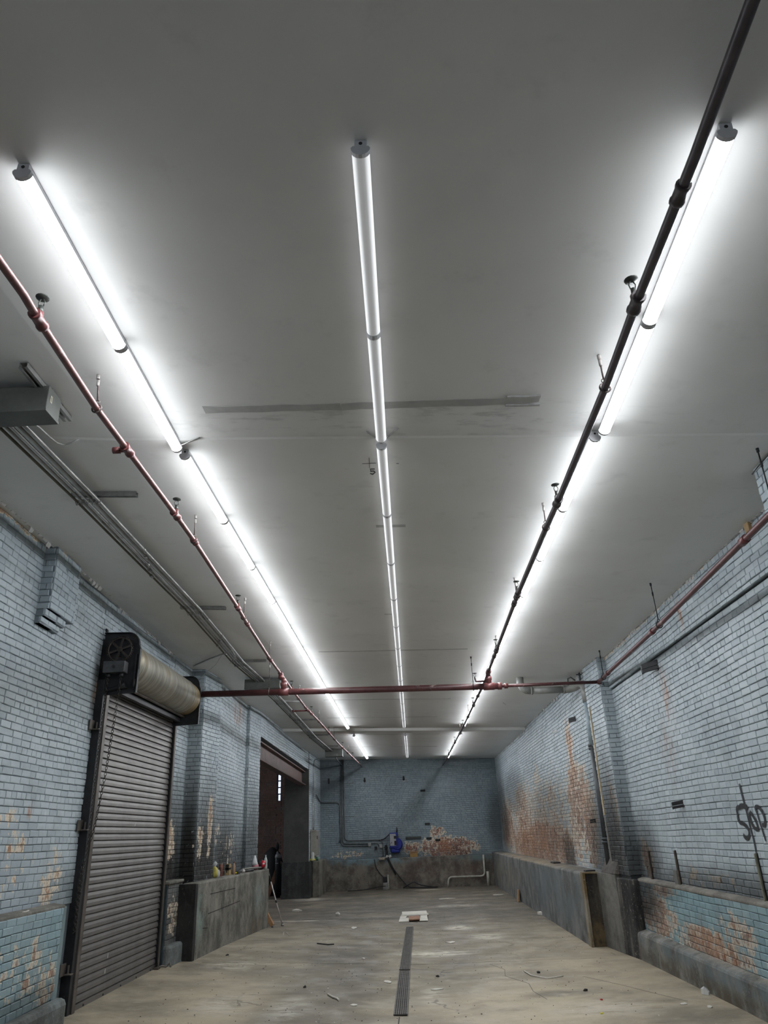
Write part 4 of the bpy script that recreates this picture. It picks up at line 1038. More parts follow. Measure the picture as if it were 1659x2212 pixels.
strut((-2.80,24.1), (-2.23,24.05), 'steel strut across the conduit bundle, last before the far box')
strut((-2.30,3.76), (-2.305,4.42), 'slotted steel channel running past the near junction box', .026)
for i, (y) in enumerate([5.72, 9.17, 12.2, 16.0, 18.85, 21.3, 24.1]):
    c = lerp_path([Vector((x, yy_, ceilz(x, yy_) - .078)) for x, yy_ in CP], y)
    r = thing('conduit_clamp', 'clamp row holding the conduits, %s from the camera' % ORD[i], 'clamp', c)
    for k in range(5):
        q = MB(); q.torus(c + Vector(((2-k)*.047, 0, 0)), (0,1,0), .018, .0035, 10, 4); q.box(c.x+(2-k)*.047-.006, c.x+(2-k)*.047+.006, c.y-.008, c.y+.008, c.z-.032, c.z-.015); obj('clamp', q, M_STRUT, r)
    done(r)
def pullbox(x0, x1, y0, y1, h, label, lab=False):
    z1 = min(ceilz(x0, y0), ceilz(x1, y0)) - .018; r = thing('junction_box', label, 'junction box', ((x0+x1)/2, (y0+y1)/2, z1))
    q = MB(); q.box(x0, x1, y0, y1, z1-h, z1); obj('box_body', q, M_BOX, r, bevel=.004)
    q = MB(); q.box(x0-.003, x1+.004, y0-.003, y1+.003, z1-h-.004, z1-h+.014); obj('box_cover', q, M_BOX, r, bevel=.002)
    q = MB(); q.cyl((x1-.03, (y0+y1)/2, z1), (x1-.03, (y0+y1)/2, z1+.03), .012, 8); q.cyl((x0+.1, (y0+y1)/2, z1), (x0+.1, (y0+y1)/2, z1+.03), .012, 8); obj('spacer', q, M_STRUT, r)
    if lab:
        q = MB(); q.box(x1+.001, x1+.0025, y0+.035, y0+.06, z1-.105, z1-.055); obj('sticker', q, plain('cream_sticker', (.45,.42,.33), .6), r)
        q = MB(); q.box(x1+.002, x1+.003, y0+.042, y0+.053, z1-.098, z1-.064); obj('sticker_print', q, plain('sticker_grey', (.2,.2,.17), .6), r)
    done(r)
pullbox(-3.30, -2.235, 3.985, 4.165, .185, 'grey steel junction box at the left edge, nearest the camera', True)
pullbox(-2.985, -2.33, 13.60, 13.92, .175, 'grey steel junction box above the thick red cross pipe')
pullbox(-2.75, -2.18, 24.95, 25.25, .21, 'grey steel junction box in the far left ceiling corner')
r = thing('flexible_conduit', 'thin pale flexible conduit drooping from the near junction box', 'conduit', (-2.466,4.17,4.40)); q = MB()
q.tube([(-2.466,4.15,4.40),(-2.466,4.36,4.44),(-2.466,4.5,4.45),(-2.455,4.60,4.452),(-2.42,4.64,4.452),(-2.36,4.63,4.46),(-2.30,4.61,4.475)], .0065, 7); obj('flexible_tube', q, plain('pale_flex', (.34,.34,.33), .45, .3), r); done(r)
r = thing('electrical_conduit', 'grey conduit slanting from the bundle to the left wall top', 'conduit', (-3.3,12.05,4.5)); q = MB()
q.tube([(-2.80,11.34,4.445),(-2.90,11.49,4.47),(-3.2,11.92,4.51),(-3.66,12.57,4.545)], .013, 8); obj('conduit_run', q, M_COND, r); done(r)
r = thing('loose_cable', 'thin white cable trailing from the slanting conduit', 'cable', (-2.8,11.4,4.44)); q = MB()
q.tube([(-3.62,12.6,4.18),(-3.45,12.35,4.30),(-3.1,11.9,4.40),(-2.86,11.35,4.43),(-2.70,11.1,4.425),(-2.63,11.05,4.42),(-2.66,11.4,4.40),(-2.76,11.72,4.41),(-2.87,11.93,4.42)], .0045, 6); obj('cable', q, plain('pale_cable', (.5,.5,.47), .5), r); done(r)

# ------------------------------------------------------------------ fixtures on the right wall
M_IRON = plain('black_iron', (.018,.018,.02), .5, .4, var=.3)
M_RUSTI = plain('rusty_iron', (.11,.085,.065), .7, .2, var=.5, scale=20)
def bracket(x, y, z, label, s=1.0, mat=M_IRON):
    r = thing('pipe_bracket', label, 'bracket', (x, y, z)); q = MB(); q.box(x-.012, x+.01, y-.035*s, y+.035*s, z-.05*s, z+.06*s); obj('wall_plate', q, mat, r, bevel=.003)
    q = MB(); q.obox((x-.075*s, y+.02*s, z+.02*s), (-.07*s,.05*s,-.012*s), (0,.022*s,0), (0,0,.026*s)); obj('upper_jaw', q, mat, r, bevel=.004)
    q = MB(); q.obox((x-.075*s, y+.0*s, z-.03*s), (-.075*s,.05*s,-.012*s), (0,.020*s,0), (0,0,.018*s)); q.cyl((x-.145*s, y+.05*s, z-.02*s), (x-.145*s, y+.05*s, z-.065*s), .008*s, 6); obj('lower_jaw', q, mat, r, bevel=.003); done(r)
bracket(3.29, 9.72, 3.63, 'black iron bracket high on the near right wall above a rust run', 1.25)
bracket(3.17, 14.35, 3.60, 'black iron bracket high beside the right pilaster', .9)
bracket(3.16, 16.3, 3.62, 'small pale bracket farther along the right wall', .6, plain('pale_bracket', (.5,.5,.5), .5, .4))
bracket(3.30, 9.72, 1.95, 'broken black iron bracket low on the near right wall', .85)
bracket(3.16, 13.9, 1.83, 'little black hook low on the flaking right wall', .6)
def wallstrip(y, z0, z1, w, label, mat, x=3.285, lean=0.0):
    r = thing('wall_channel', label, 'channel', (x, y, z0)); 
    q = MB(); q.obox((x-.004, y, (z0+z1)/2), (.004,0,0), (0,w*1.35,0), (0,lean,(z1-z0)/2)); obj('channel_back', q, M_IRON, r)
    q = MB(); q.obox((x-.014, y, (z0+z1)/2), (.010,0,0), (0,w*.8,0), (0,lean,(z1-z0)/2-.004)); obj('channel_front', q, mat, r, bevel=.003)
    done(r)
M_OLIVE = plain('olive_channel_steel', (.17,.17,.12), .55, .2, var=.3)
wallstrip(7.90, 1.03, 1.45, .018, 'olive steel channel stub below the spray-painted letters', M_OLIVE)
wallstrip(10.30, 1.03, 1.43, .017, 'dark steel channel stub with rusty top on the right sill', M_RUSTI)
wallstrip(11.47, 1.04, 1.40, .022, 'dark steel channel stub beside the right pilaster', M_RUSTI)
r = thing('cover_plate', 'small grey plate on the right sill beside the dark channel', 'plate', (3.28, 10.42, 1.04)); q = MB(); q.box(3.262, 3.282, 10.34, 10.47, 1.04, 1.20); obj('plate', q, plain('grey_plate', (.12,.12,.11), .6), r, bevel=.003); done(r)
r = thing('wood_block', 'tan wood block wedged at the top of the right wall', 'block', (3.25, 6.4, 4.15)); q = MB(); q.box(3.225, 3.27, 6.365, 6.455, 4.13, 4.275); obj('block', q, plain('tan_wood', (.36,.24,.12), .7, var=.25, bump=.2), r, bevel=.004); done(r)
r = thing('loose_cable', 'black cable running up the near right pilaster top', 'cable', (2.82,5.2,4.24)); q = MB(); q.tube([(2.835,5.33,4.262),(2.83,5.2,4.268),(2.83,5.05,4.275),(2.82,4.6,4.285),(2.83,4.2,4.285)], .006, 6); obj('cable', q, M_RODD, r); done(r)
# downpipe in the pilaster corner with a tan batten over it
M_CAST = plain('dark_grey_cast_iron', (.045,.05,.056), .5, .2, var=.35, scale=6)
r = thing('downpipe', 'dark cast iron downpipe in the corner of the right pilaster', 'pipe', (3.10, 13.12, 1.05)); 
q = MB(); q.cyl((3.105,13.10,1.04), (3.105,13.08,2.98), .058, 14); obj('pipe_length', q, M_CAST, r)
for z in (1.50, 1.55, 2.95, 3.0):
    q = MB(); q.cyl((3.105,13.10,z-.02), (3.105,13.10,z+.02), .072, 14); obj('pipe_collar', q, M_CAST, r)
q = MB(); q.cyl((3.105,13.08,2.98), (3.11,13.07,3.72), .055, 14); obj('painted_length', q, plain('blue_painted_iron', (.27,.34,.38), .5, var=.2), r)
done(r)
r = thing('batten', 'split tan timber batten beside the downpipe on the pilaster', 'batten', (3.06, 12.93, 1.6)); q = MB()
q.obox((3.088, 12.86, 2.75), (.010,0,0), (0,.030,0), (.0,-.03,.85)); obj('batten_wood', q, plain('split_tan_wood', (.42,.33,.20), .7, var=.3, scale=5, bump=.4, dirt=(.2,.17,.13,.6)), r, bevel=.003)
q = MB(); q.obox((3.092, 12.88, 1.5), (.009,0,0), (0,.028,0), (0,0.005,.38)); obj('batten_stub', q, plain('grey_weathered_wood', (.16,.145,.12), .8, var=.3, scale=5, bump=.4), r, bevel=.003); done(r)
# offset drain under the ceiling
M_PVC = plain('grey_drain_iron', (.26,.265,.25), .5, .1, var=.25, scale=5, dirt=(.12,.115,.10,.56))
r = thing('drain_pipe', 'fat grey drain pipe hung under the ceiling at the right pilaster', 'pipe', (2.6,13.7,4.05))
zz = 4.06
q = MB(); q.tube([(2.10,13.72,4.33),(2.10,13.72,4.20),(2.13,13.72,4.12),(2.20,13.72,4.07),(2.28,13.72,zz)], .068, 14); obj('elbow', q, M_PVC, r)
q = MB(); q.cyl((2.26,13.72,zz), (2.92,13.70,zz-.01), .062, 14); obj('pipe_length', q, M_PVC, r)
q = MB(); q.tube([(2.88,13.70,zz-.01),(2.98,13.66,zz-.01),(3.06,13.55,zz),(3.10,13.40,zz+.02),(3.115,13.2,zz-.02),(3.11,13.09,zz-.12),(3.11,13.07,zz-.35)], .068, 14); obj('wall_elbow', q, M_PVC, r)
for a, c in (((2.27,13.72,zz),(2.31,13.72,zz)), ((2.86,13.70,zz-.01),(2.90,13.70,zz-.01))):
    q = MB(); q.cyl(a, c, .075, 14); obj('hub', q, M_PVC, r)
q = MB(); q.tube([(2.95,13.62,zz+.05),(2.95,13.58,zz+.16),(2.99,13.5,zz+.17),(3.05,13.45,zz+.1)], .012, 7); obj('cleanout_loop', q, M_CAST, r)
q = MB(); q.box(3.07,3.10,13.2,13.26,zz+.06,zz+.19); q.cyl((3.03,13.23,zz+.16),(3.12,13.23,zz+.16),.012,8); obj('clamp', q, M_CAST, r); done(r)

# ------------------------------------------------------------------ spray-painted letters on the right wall
gm = Mat('black_spray_paint'); gm.color((.012,.012,.014)).rough(.6)
_a = gm.attr('fade')[2]; _n = gm.noise(60, 2, .5)
_al = gm.math('MULTIPLY', gm.ramp(_a, 0, .75), gm.ramp(_n, .25, .5, .7, 1)); gm.l(_al, gm.b.inputs['Alpha'])
graf = thing('graffiti', 'black spray-painted word STOP with a long stroke on the right wall', 'graffiti', (3.28, 7.9, 1.75))
def stroke(name, pts, w, X=3.2805):
    P = [Vector((0, p[0], p[1])) for p in pts]
    # densify
    Q = []
    for i in range(len(P)-1):
        p0 = P[max(i-1,0)]; p1_ = P[i]; p2_ = P[i+1]; p3_ = P[min(i+2, len(P)-1)]
        for k in range(5):
            t = k/5; Q.append(.5*((2*p1_) + (p2_-p0)*t + (2*p0-5*p1_+4*p2_-p3_)*t*t + (3*p1_-p0-3*p2_+p3_)*t**3))
    Q.append(P[-1]); V = []; F = []; A = []; offs = (-1.6, -.8, 0, .8, 1.6); al = (0, .9, 1, .9, 0)
    for i, p in enumerate(Q):
        a = Q[max(i-1,0)]; c = Q[min(i+1,len(Q)-1)]; d = (c-a).normalized(); n = Vector((0, -d.z, d.y))
        e = min(1, i/2, (len(Q)-1-i)/2); ww = w if not isinstance(w, (tuple, list)) else w[0] + (w[1]-w[0])*i/(len(Q)-1)
        for o, f in zip(offs, al):
            r_ = p + n*(o*ww); V.append((X, r_.y, r_.z)); A.append(f*(.25+.75*e))
    for i in range(len(Q)-1):
        for k in range(4): F.append((i*5+k, i*5+k+1, (i+1)*5+k+1, (i+1)*5+k))
    me = bpy.data.meshes.new(name); me.from_pydata(V, [], F); me.materials.append(gm.m)
    me.attributes.new('fade', 'FLOAT', 'POINT').data.foreach_set('value', A)
    return link_obj(name, me, None, graf)
stroke('letter_s', [(8.03,1.86),(8.085,1.865),(8.135,1.845),(8.14,1.80),(8.15,1.755),(8.12,1.725),(8.06,1.715),(7.99,1.69),(7.955,1.65),(7.965,1.61),(8.01,1.582),(8.07,1.585),(8.11,1.615)], .017)
stroke('letter_t', [(8.05,1.868),(7.98,1.875),(7.90,1.865),(7.86,1.845)], .020, 3.2795)
stroke('letter_o', [(7.84,1.815),(7.865,1.77),(7.85,1.715),(7.81,1.675),(7.765,1.66),(7.73,1.68),(7.745,1.73),(7.79,1.785),(7.84,1.82)], .016, 3.280)
stroke('letter_p', [(7.665,1.80),(7.69,1.845),(7.63,1.855),(7.58,1.83),(7.545,1.78),(7.545,1.725),(7.585,1.695),(7.63,1.70)], .016, 3.2795)
stroke('letter_p_stem', [(7.685,1.84),(7.675,1.76),(7.655,1.68),(7.64,1.61),(7.625,1.555)], (.011,.012))
stroke('long_stroke', [(7.935,2.085),(7.93,1.98),(7.915,1.87),(7.905,1.76),(7.90,1.66),(7.89,1.56),(7.895,1.44)], (.017,.011), 3.2800)
done(graf)

# ------------------------------------------------------------------ end wall services
BY = 28.765
M_EMT = plain('grey_wall_conduit', (.11,.12,.125), .45, .4, var=.25)
M_PIPEW = plain('grimy_white_pipe', (.40,.385,.33), .55, var=.25, scale=8, dirt=(.2,.17,.12,.6))
def run(name, label, pts, r, mat, cat='conduit', group=None, seg=8, part='conduit_run'):
    q = MB(); P = [Vector(p) for p in pts]; out = [P[0]]
    for i in range(1, len(P)-1):                                        # round the corners
        a = (P[i-1]-P[i]); c = (P[i+1]-P[i]); k = min(.14, a.length*.45, c.length*.45); a.normalize(); c.normalize()
        for t in (0, .25, .5, .75, 1):
            p_ = P[i] + a*k; q_ = P[i] + c*k; out.append(p_.lerp(P[i], t).lerp(P[i].lerp(q_, t), t))
    out.append(P[-1]); q.tube(out, r, seg); th = thing(name, label, cat, P[0], group); o = obj(part, q, mat, th); done(th); return th
bz = BY - .03
zc = ceilz(-2.5, 28) 
run('electrical_conduit', 'grey conduit dropping down the end wall, leftmost of three', [(-2.58,bz,zc), (-2.60,bz,1.43), (-1.62,bz,1.40)], .020, M_EMT)
run('electrical_conduit', 'grey conduit dropping down the end wall, middle of three', [(-2.53,bz,zc), (-2.55,bz,1.50), (-1.28,bz,1.475), (-1.25,bz,1.36)], .020, M_EMT)
run('electrical_conduit', 'grey conduit dropping down the end wall, rightmost of three', [(-2.48,bz,zc), (-2.47,bz,1.60), (-1.20,bz,1.585), (-1.13,bz,1.50), (-1.12,bz,1.03), (-1.25,bz,1.0)], .020, M_EMT)
run('electrical_conduit', 'grey conduit bending across the left corner to the end wall', [(-3.32,27.3,3.10), (-3.34,28.6,2.93), (-3.24,bz,2.90), (-2.70,bz,2.88), (-2.63,bz,2.78), (-2.62,bz,1.75), (-2.66,bz,1.55)], .020, M_EMT)
run('electrical_conduit', 'conduit crossing the corner ceiling from the far box to the panel', [(-2.45,25.25,4.20), (-2.45,25.5,4.18), (-3.30,26.6,4.22), (-3.345,26.75,4.05), (-3.345,26.75,1.97)], .018, M_COND)
run('electrical_conduit', 'slender conduit beside the panel riser on the left pier', [(-3.345,26.62,3.3), (-3.345,26.62,2.2), (-3.345,26.55,1.97)], .014, M_COND)
run('electrical_conduit', 'conduit from the far ceiling box to the end wall', [(-2.45,25.25,4.16), (-2.50,26.5,4.17), (-2.53,bz,4.16)], .018, M_EMT)
for i, z in enumerate((3.53, 2.39)):
    r = thing('wall_strut', ('upper' if i == 0 else 'lower') + ' thin strut arm on the end wall conduits', 'strut', (-2.4, BY, z)); q = MB(); q.box(-2.66,-2.11,BY-.012,BY,z-.012,z+.012); obj('strut_bar', q, M_EMT, r)
    for k in range(3):
        q = MB(); q.torus((-2.585+k*.052,bz,z), (0,0,1), .025, .004, 10, 4); obj('clamp', q, M_EMT, r)
    done(r)
r = thing('wall_cleat', 'dark cleat with thin bar high on the end wall, left', 'cleat', (-3.03,BY,3.6)); q = MB(); q.box(-3.06,-3.0,BY-.03,BY,3.54,3.72); obj('cleat', q, M_IRON, r); q = MB(); q.box(-3.33,-2.62,BY-.012,BY,3.615,3.635); obj('bar', q, M_EMT, r); done(r)
for x, side in ((-1.70, 'left'), (-.26, 'right')):
    r = thing('insulator_hook', 'small hanging insulator high on the end wall, %s one' % side, 'insulator', (x,BY,3.65)); q = MB(); q.lathe((x,BY-.03,3.55), [(.01,0),(.035,.01),(.04,.06),(.02,.08),(.03,.10),(.03,.13),(.008,.15)], 10); obj('insulator', q, M_IRON, r); q = MB(); q.torus((x,BY-.03,3.53),(0,1,0),.03,.006,10,4); obj('ring', q, M_PALE, r); done(r)
M_GBOX = plain('pale_outlet_box', (.30,.31,.30), .5, .2)
for (x, z, lb) in ((-1.58, 1.44, 'pale square outlet box on the lower end wall conduit'), (-1.18, 1.375, 'pale square outlet box nearest the blue machine'), (-1.36, 1.32, 'dark square outlet box hanging between two pale ones')):
    r = thing('outlet_box', lb, 'box', (x,BY,z)); q = MB(); q.box(x-.055,x+.055,BY-.07,BY,z-.055,z+.055); obj('box_body', q, M_GBOX if 'pale' in lb[:5] else M_EMT, r, bevel=.006); q = MB(); q.box(x-.045,x+.045,BY-.075,BY-.068,z-.045,z+.045); obj('box_lid', q, M_GBOX if 'pale' in lb[:5] else M_IRON, r); done(r)
# blue wall-mounted machine
M_BLUE = plain('bright_blue_plastic', (.008,.02,.23), .35, var=.15); M_BLUEG = plain('machine_face_grey', (.36,.36,.37), .5, var=.1)
r = thing('wall_machine', 'bright blue machine with grey face hung on the end wall', 'machine', (-.68,BY,1.5))
q = MB(); q.box(-.86,-.56,BY-.24,BY,1.30,1.80); obj('housing', q, M_BLUE, r, bevel=.02)
q = MB(); q.box(-.845,-.63,BY-.255,BY-.235,1.37,1.76); fp = obj('face_plate', q, M_BLUEG, r, bevel=.004)
q = MB(); q.box(-.70,-.60,BY-.275,BY-.24,1.60,1.69); obj('switch', q, M_IRON, r, bevel=.004)
q = MB(); q.box(-.69,-.61,BY-.27,BY-.24,1.39,1.53); obj('display', q, M_IRON, r, bevel=.004)
q = MB(); q.obox((-.795,BY-.262,1.47), (.02,0,.03), (0,.003,0), (.006,0,-.004)); obj('logo_mark', q, M_IRON, fp)
q = MB(); q.lathe((-.60,BY-.02,1.42), [(.0,0),(.19,.01),(.20,.05),(.20,.17),(.16,.20)], 22, (0,-1,0)); obj('hose_drum', q, M_BLUE, r)
q = MB(); q.box(-.84,-.50,BY-.20,BY,1.14,1.32); obj('lower_tank', q, M_BLUE, r, bevel=.05)
q = MB(); q.tube([(-.60,BY-.05,1.78),(-.585,BY-.05,1.90),(-.59,BY-.05,1.97)], [.025,.018,.012], 8); obj('stem', q, M_IRON, r)
done(r)
run('power_cable', 'black cable rising from the outlet boxes to the blue machine', [(-1.25,BY-.03,1.56), (-1.05,BY-.04,1.60), (-.86,BY-.10,1.75)], .016, M_IRON, 'cable', part='cable')
# tangled hoses down to the floor
for pts, lb in (([(-1.02,BY-.06,1.38),(-.98,BY-.10,1.2),(-.92,28.56,.95),(-.75,28.52,.62),(-.45,28.50,.25),(-.25,28.46,.04),(.1,28.42,.03),(.75,28.40,.025)], 'thick black hose hanging from the end wall outlets to the floor'),
                ([(-1.00,BY-.05,1.32),(-1.02,28.60,1.05),(-.85,28.54,.75),(-.68,28.52,.45)], 'thin black cord hanging beside the thick hose'),
                ([(-1.42,28.58,.96),(-1.38,28.55,.7),(-1.22,28.53,.48),(-1.05,28.50,.33)], 'black cord drooping left towards the floor box'),
                ([(-.45,28.40,.03),(-.2,28.42,.16),(-.05,28.45,.22),(.1,28.44,.12),(.35,28.42,.07),(.6,28.4,.03)], 'black hose loop humped on the floor at the end wall'),
                ([(-1.05,28.40,.12),(-1.4,28.38,.09),(-1.8,28.30,.03),(-2.2,28.25,.02),(-2.35,28.2,.02)], 'black cord lying on the floor left of the grey box')):
    run('black_hose', lb, pts, .020 if 'hose' in lb else .013, M_IRON, 'hose', part='hose')
r = thing('dangling_plugs', 'dark cluster of plugs hanging below the outlet boxes', 'plugs', (-1.0,BY,1.3)); q = MB(); q.blob((-1.0,BY-.06,1.33),(.05,.04,.08),6,.25,3); obj('plug', q, M_IRON, r); q = MB(); q.blob((-.97,BY-.06,1.17),(.03,.03,.09),6,.25,4); obj('plug', q, M_IRON, r); done(r)
r = thing('floor_box', 'grey electrical box standing on the floor at the end wall', 'box', (-1.03,28.45,0)); q = MB(); q.box(-1.14,-.96,28.40,28.58,0,.22); obj('box_body', q, plain('grey_floor_box', (.21,.21,.2), .5, .2), r, bevel=.008); q = MB(); q.box(-1.14,-1.0,28.46,28.58,.22,.40); obj('dark_housing', q, M_IRON, r, bevel=.01); q = MB(); q.box(-.985,-.93,28.46,28.56,.02,.46); obj('white_post', q, M_PIPEW, r, bevel=.006); done(r)
r = thing('tray', 'pale dusty tray perched on the end wall ledge', 'tray', (-1.15,28.55,.985)); q = MB(); q.box(-1.27,-1.0,28.46,28.70,.985,1.01); q.box(-1.25,-1.05,28.44,28.48,.93,1.0); obj('tray', q, plain('dusty_tan', (.33,.28,.23), .7), r, bevel=.01); done(r)
for x, z, lb in ((-.97,1.0,'white rag lump beside the tray on the end ledge'), (-.86,1.02,'second white lump right of the tray, end ledge')):
    r = thing('white_rag', lb, 'rag', (x,28.62,.985)); q = MB(); q.blob((x,28.6,.985+.045),(.05,.05,.05),6,.3,int(x*-100)); obj('rag', q, plain('soiled_white', (.55,.56,.56), .7), r); done(r)
r = thing('cardboard_box', 'small brown cardboard box on the end wall ledge', 'box', (-.02,28.66,.985)); q = MB(); q.box(-.155,.115,28.60,28.76,.985,1.10); obj('carton', q, plain('ochre_card', (.27,.16,.05), .7, var=.15), r, bevel=.004); q = MB(); q.obox((-.02,28.72,1.13),(.135,0,0),(0,.03,.035),(0,-.002,.002)); obj('flap', q, plain('brown_card', (.16,.08,.03), .7), r); done(r)
r = thing('angle_bar', 'dark steel bar fixed flat on the end wall right of the blue machine', 'bar', (0,BY,1.62)); q = MB(); q.box(-.29,.27,BY-.05,BY,1.575,1.645); obj('bar', q, plain('dark_bar', (.05,.055,.055), .5, .3), r, bevel=.004); done(r)
for i, (x, z) in enumerate(((.52,2.04), (.55,1.56), (.86,1.50), (.42,3.17))):
    r = thing('wall_socket_hole', 'dark putlog pocket in the end wall, %s' % ['topmost over the flaking band', 'left in the flaking band', 'right in the flaking band', 'highest on the bare paint'][i], 'hole', (x,BY,z)); q = MB(); q.box(x-.09,x+.09,BY-.022,BY-.005,z-.035,z+.035); obj('pocket', q, plain('pocket_dark', (.02,.02,.02), .9), r); done(r)
# white pipe loop and post at the right of the end wall
run('white_pipe', 'grimy white pipe with two bends low on the end wall', [(2.41,28.50,.97), (2.41,28.50,.30), (1.14,28.48,.31), (1.11,28.46,0.0)], .032, M_PIPEW, 'pipe', seg=10, part='pipe_run')
r = thing('white_post', 'grimy white pipe post standing at the end wall, right', 'post', (2.50,28.42,0)); q = MB(); q.cyl((2.50,28.42,0),(2.505,28.42,.44),.048,12); obj('post', q, M_PIPEW, r); q = MB(); q.cyl((2.505,28.42,.435),(2.505,28.42,.45),.04,12); obj('cap', q, M_PIPEW, r); done(r)
# electrical cabinet on the left pier
r = thing('electrical_cabinet', 'tall beige electrical cabinet on the far left pier', 'cabinet', (-3.3,26.6,1.2)); M_CAB = plain('beige_cabinet', (.285,.27,.235), .5, .15, var=.12)
q = MB(); q.box(-3.385,-3.20,26.28,26.98,1.20,1.955); obj('cabinet_body', q, M_CAB, r, bevel=.006)
q = MB(); q.box(-3.205,-3.185,26.30,26.96,1.215,1.94); d_ = obj('cabinet_door', q, M_CAB, r, bevel=.004)
q = MB(); q.box(-3.188,-3.165,26.34,26.37,1.70,1.80); obj('handle', q, M_IRON, d_)
q = MB(); q.box(-3.39,-3.195,26.26,26.30,1.93,1.975); obj('top_hood', q, M_CAB, r); q = MB(); q.box(-3.36,-3.26,26.45,26.6,1.10,1.20); obj('gland_plate', q, M_IRON, r); done(r)
M_CLR = Mat('clear_plastic'); M_CLR.color((.75,.77,.76)).rough(.18); M_CLR.b.inputs['Alpha'].default_value = .5; M_CLR = M_CLR.m
M_YEL = plain('yellow_liquid', (.62,.55,.05), .3, var=.1); M_GRN = plain('green_can', (.03,.12,.06), .4)
def bottle(x, y, z, h, r_, label, liquid=None, lv=.3, capm=M_PALE, mat=None):
    t = thing('plastic_bottle', label, 'bottle', (x, y, z)); q = MB()
    q.lathe((x,y,z), [(r_*.85,0),(r_,.01*h/.2),(r_,.30*h),(r_*.93,.38*h),(r_,.46*h),(r_*.98,.62*h),(r_*.62,.78*h),(r_*.34,.86*h),(r_*.34,.93*h)], 14); obj('bottle_body', q, mat or M_CLR, t)
    q = MB(); q.cyl((x,y,z+.92*h),(x,y,z+h),r_*.42,10); obj('cap', q, capm, t)
    if liquid:
        q = MB(); q.lathe((x,y,z+.004), [(r_*.8,0),(r_*.93,.02),(r_*.93,lv*h)], 12); obj('liquid', q, liquid, t)
    done(t)
t = thing('plastic_bag', 'clear bag with yellow contents on the far left corner ledge', 'bag', (-3.31,26.19,1.05)); q = MB(); q.blob((-3.31,26.20,1.09),(.09,.06,.042),8,.15,31); obj('contents', q, M_YEL, t); q = MB(); q.lathe((-3.30,26.20,1.06),[(.06,0),(.065,.06),(.05,.15),(.05,.22),(.01,.26)],10); obj('film', q, M_CLR, t); done(t)
t = thing('can', 'small green can with white lid on the far left corner ledge', 'can', (-3.17,26.33,1.045)); q = MB(); q.cyl((-3.17,26.33,1.045),(-3.17,26.33,1.17),.04,12); obj('can_body', q, M_GRN, t); q = MB(); q.cyl((-3.17,26.33,1.17),(-3.17,26.33,1.19),.045,12); obj('lid', q, M_PALE, t); done(t)

# ------------------------------------------------------------------ things standing on the left ledge
LZ = 1.175
t = thing('snack_bag', 'crumpled yellow and clear snack bag, first on the left ledge', 'bag', (-3.47,14.05,LZ)); q = MB(); q.blob((-3.47,14.03,LZ+.085),(.055,.04,.09),8,.14,5); obj('yellow_body', q, plain('yellow_foil', (.50,.44,.11), .4, var=.25), t)
q = MB(); q.lathe((-3.475,14.05,LZ+.15),[(.02,0),(.012,.03),(.045,.07),(.02,.10),(.002,.11)],9); obj('clear_twist', q, M_CLR, t); q = MB(); q.blob((-3.42,14.08,LZ+.06),(.03,.035,.06),6,.2,6); obj('clear_fold', q, M_CLR, t); done(t)
M_CAN = plain('dull_red_can', (.24,.10,.075), .35, .3, var=.15); M_CANP = plain('dark_can_print', (.07,.03,.03), .45, var=.3)
t = thing('tall_can', 'tall reddish brown drinks can standing on the left ledge', 'can', (-3.48,14.5,LZ)); q = MB(); q.lathe((-3.48,14.5,LZ),[(.030,0),(.036,.008),(.036,.175),(.030,.192),(.031,.196)],16); obj('can_body', q, M_CAN, t); q = MB(); q.cyl((-3.48,14.5,LZ+.192),(-3.48,14.5,LZ+.197),.029,14); obj('can_lid', q, plain('bright_can_lid', (.5,.42,.36), .3, .7), t)
for k in range(4):
    q = MB(); z0 = LZ + .03 + k*.032; V = []; F = []
    for i in range(7):
        a = -2.2 + i*.2; rr = .0366; V += [(-3.48+rr*math.cos(a), 14.5+rr*math.sin(a), z0 + (.006 if i % 2 else 0)), (-3.48+rr*math.cos(a), 14.5+rr*math.sin(a), z0+.014 + (.004 if i % 3 else 0))]
    F = [(i*2, i*2+2, i*2+3, i*2+1) for i in range(6)]; q.add(V, F); obj('print_band', q, M_CANP, t)
done(t)
t = thing('drink_carton', 'ochre and black drinks carton beside a small bottle, left ledge', 'carton', (-3.45,14.95,LZ)); q = MB(); q.box(-3.50,-3.415,14.90,15.02,LZ,LZ+.185); obj('carton_body', q, plain('ochre_carton', (.32,.23,.10), .6, var=.1), t, bevel=.003)
M_BLKP = plain('black_print', (.014,.013,.012), .5)
for a in ((-3.49,-3.43,LZ+.075,LZ+.18), (-3.50,-3.415,LZ+.095,LZ+.115), (-3.475,-3.455,LZ+.04,LZ+.075)):
    q = MB(); q.box(a[0],a[1],14.897,14.8995,a[2],a[3]); obj('label_print', q, M_BLKP, t)
q = MB(); q.box(-3.4148,-3.4125,14.90,15.02,LZ+.09,LZ+.125); obj('side_print', q, M_BLKP, t); done(t)
bottle(-3.385,15.12,LZ,.215,.030, 'small amber bottle with red cap beside the carton, left ledge', None, capm=plain('dark_red_cap', (.12,.02,.02), .4), mat=plain('pale_amber', (.36,.24,.16), .3))
t = thing('tape_measure_case', 'small flat black and yellow case on the left ledge', 'case', (-3.36,15.2,LZ)); q = MB(); q.box(-3.42,-3.30,15.12,15.30,LZ,LZ+.055); obj('case', q, M_BLKP, t, bevel=.008); q = MB(); q.box(-3.40,-3.32,15.112,15.118,LZ+.015,LZ+.04); obj('yellow_stripe', q, M_YEL, t); done(t)
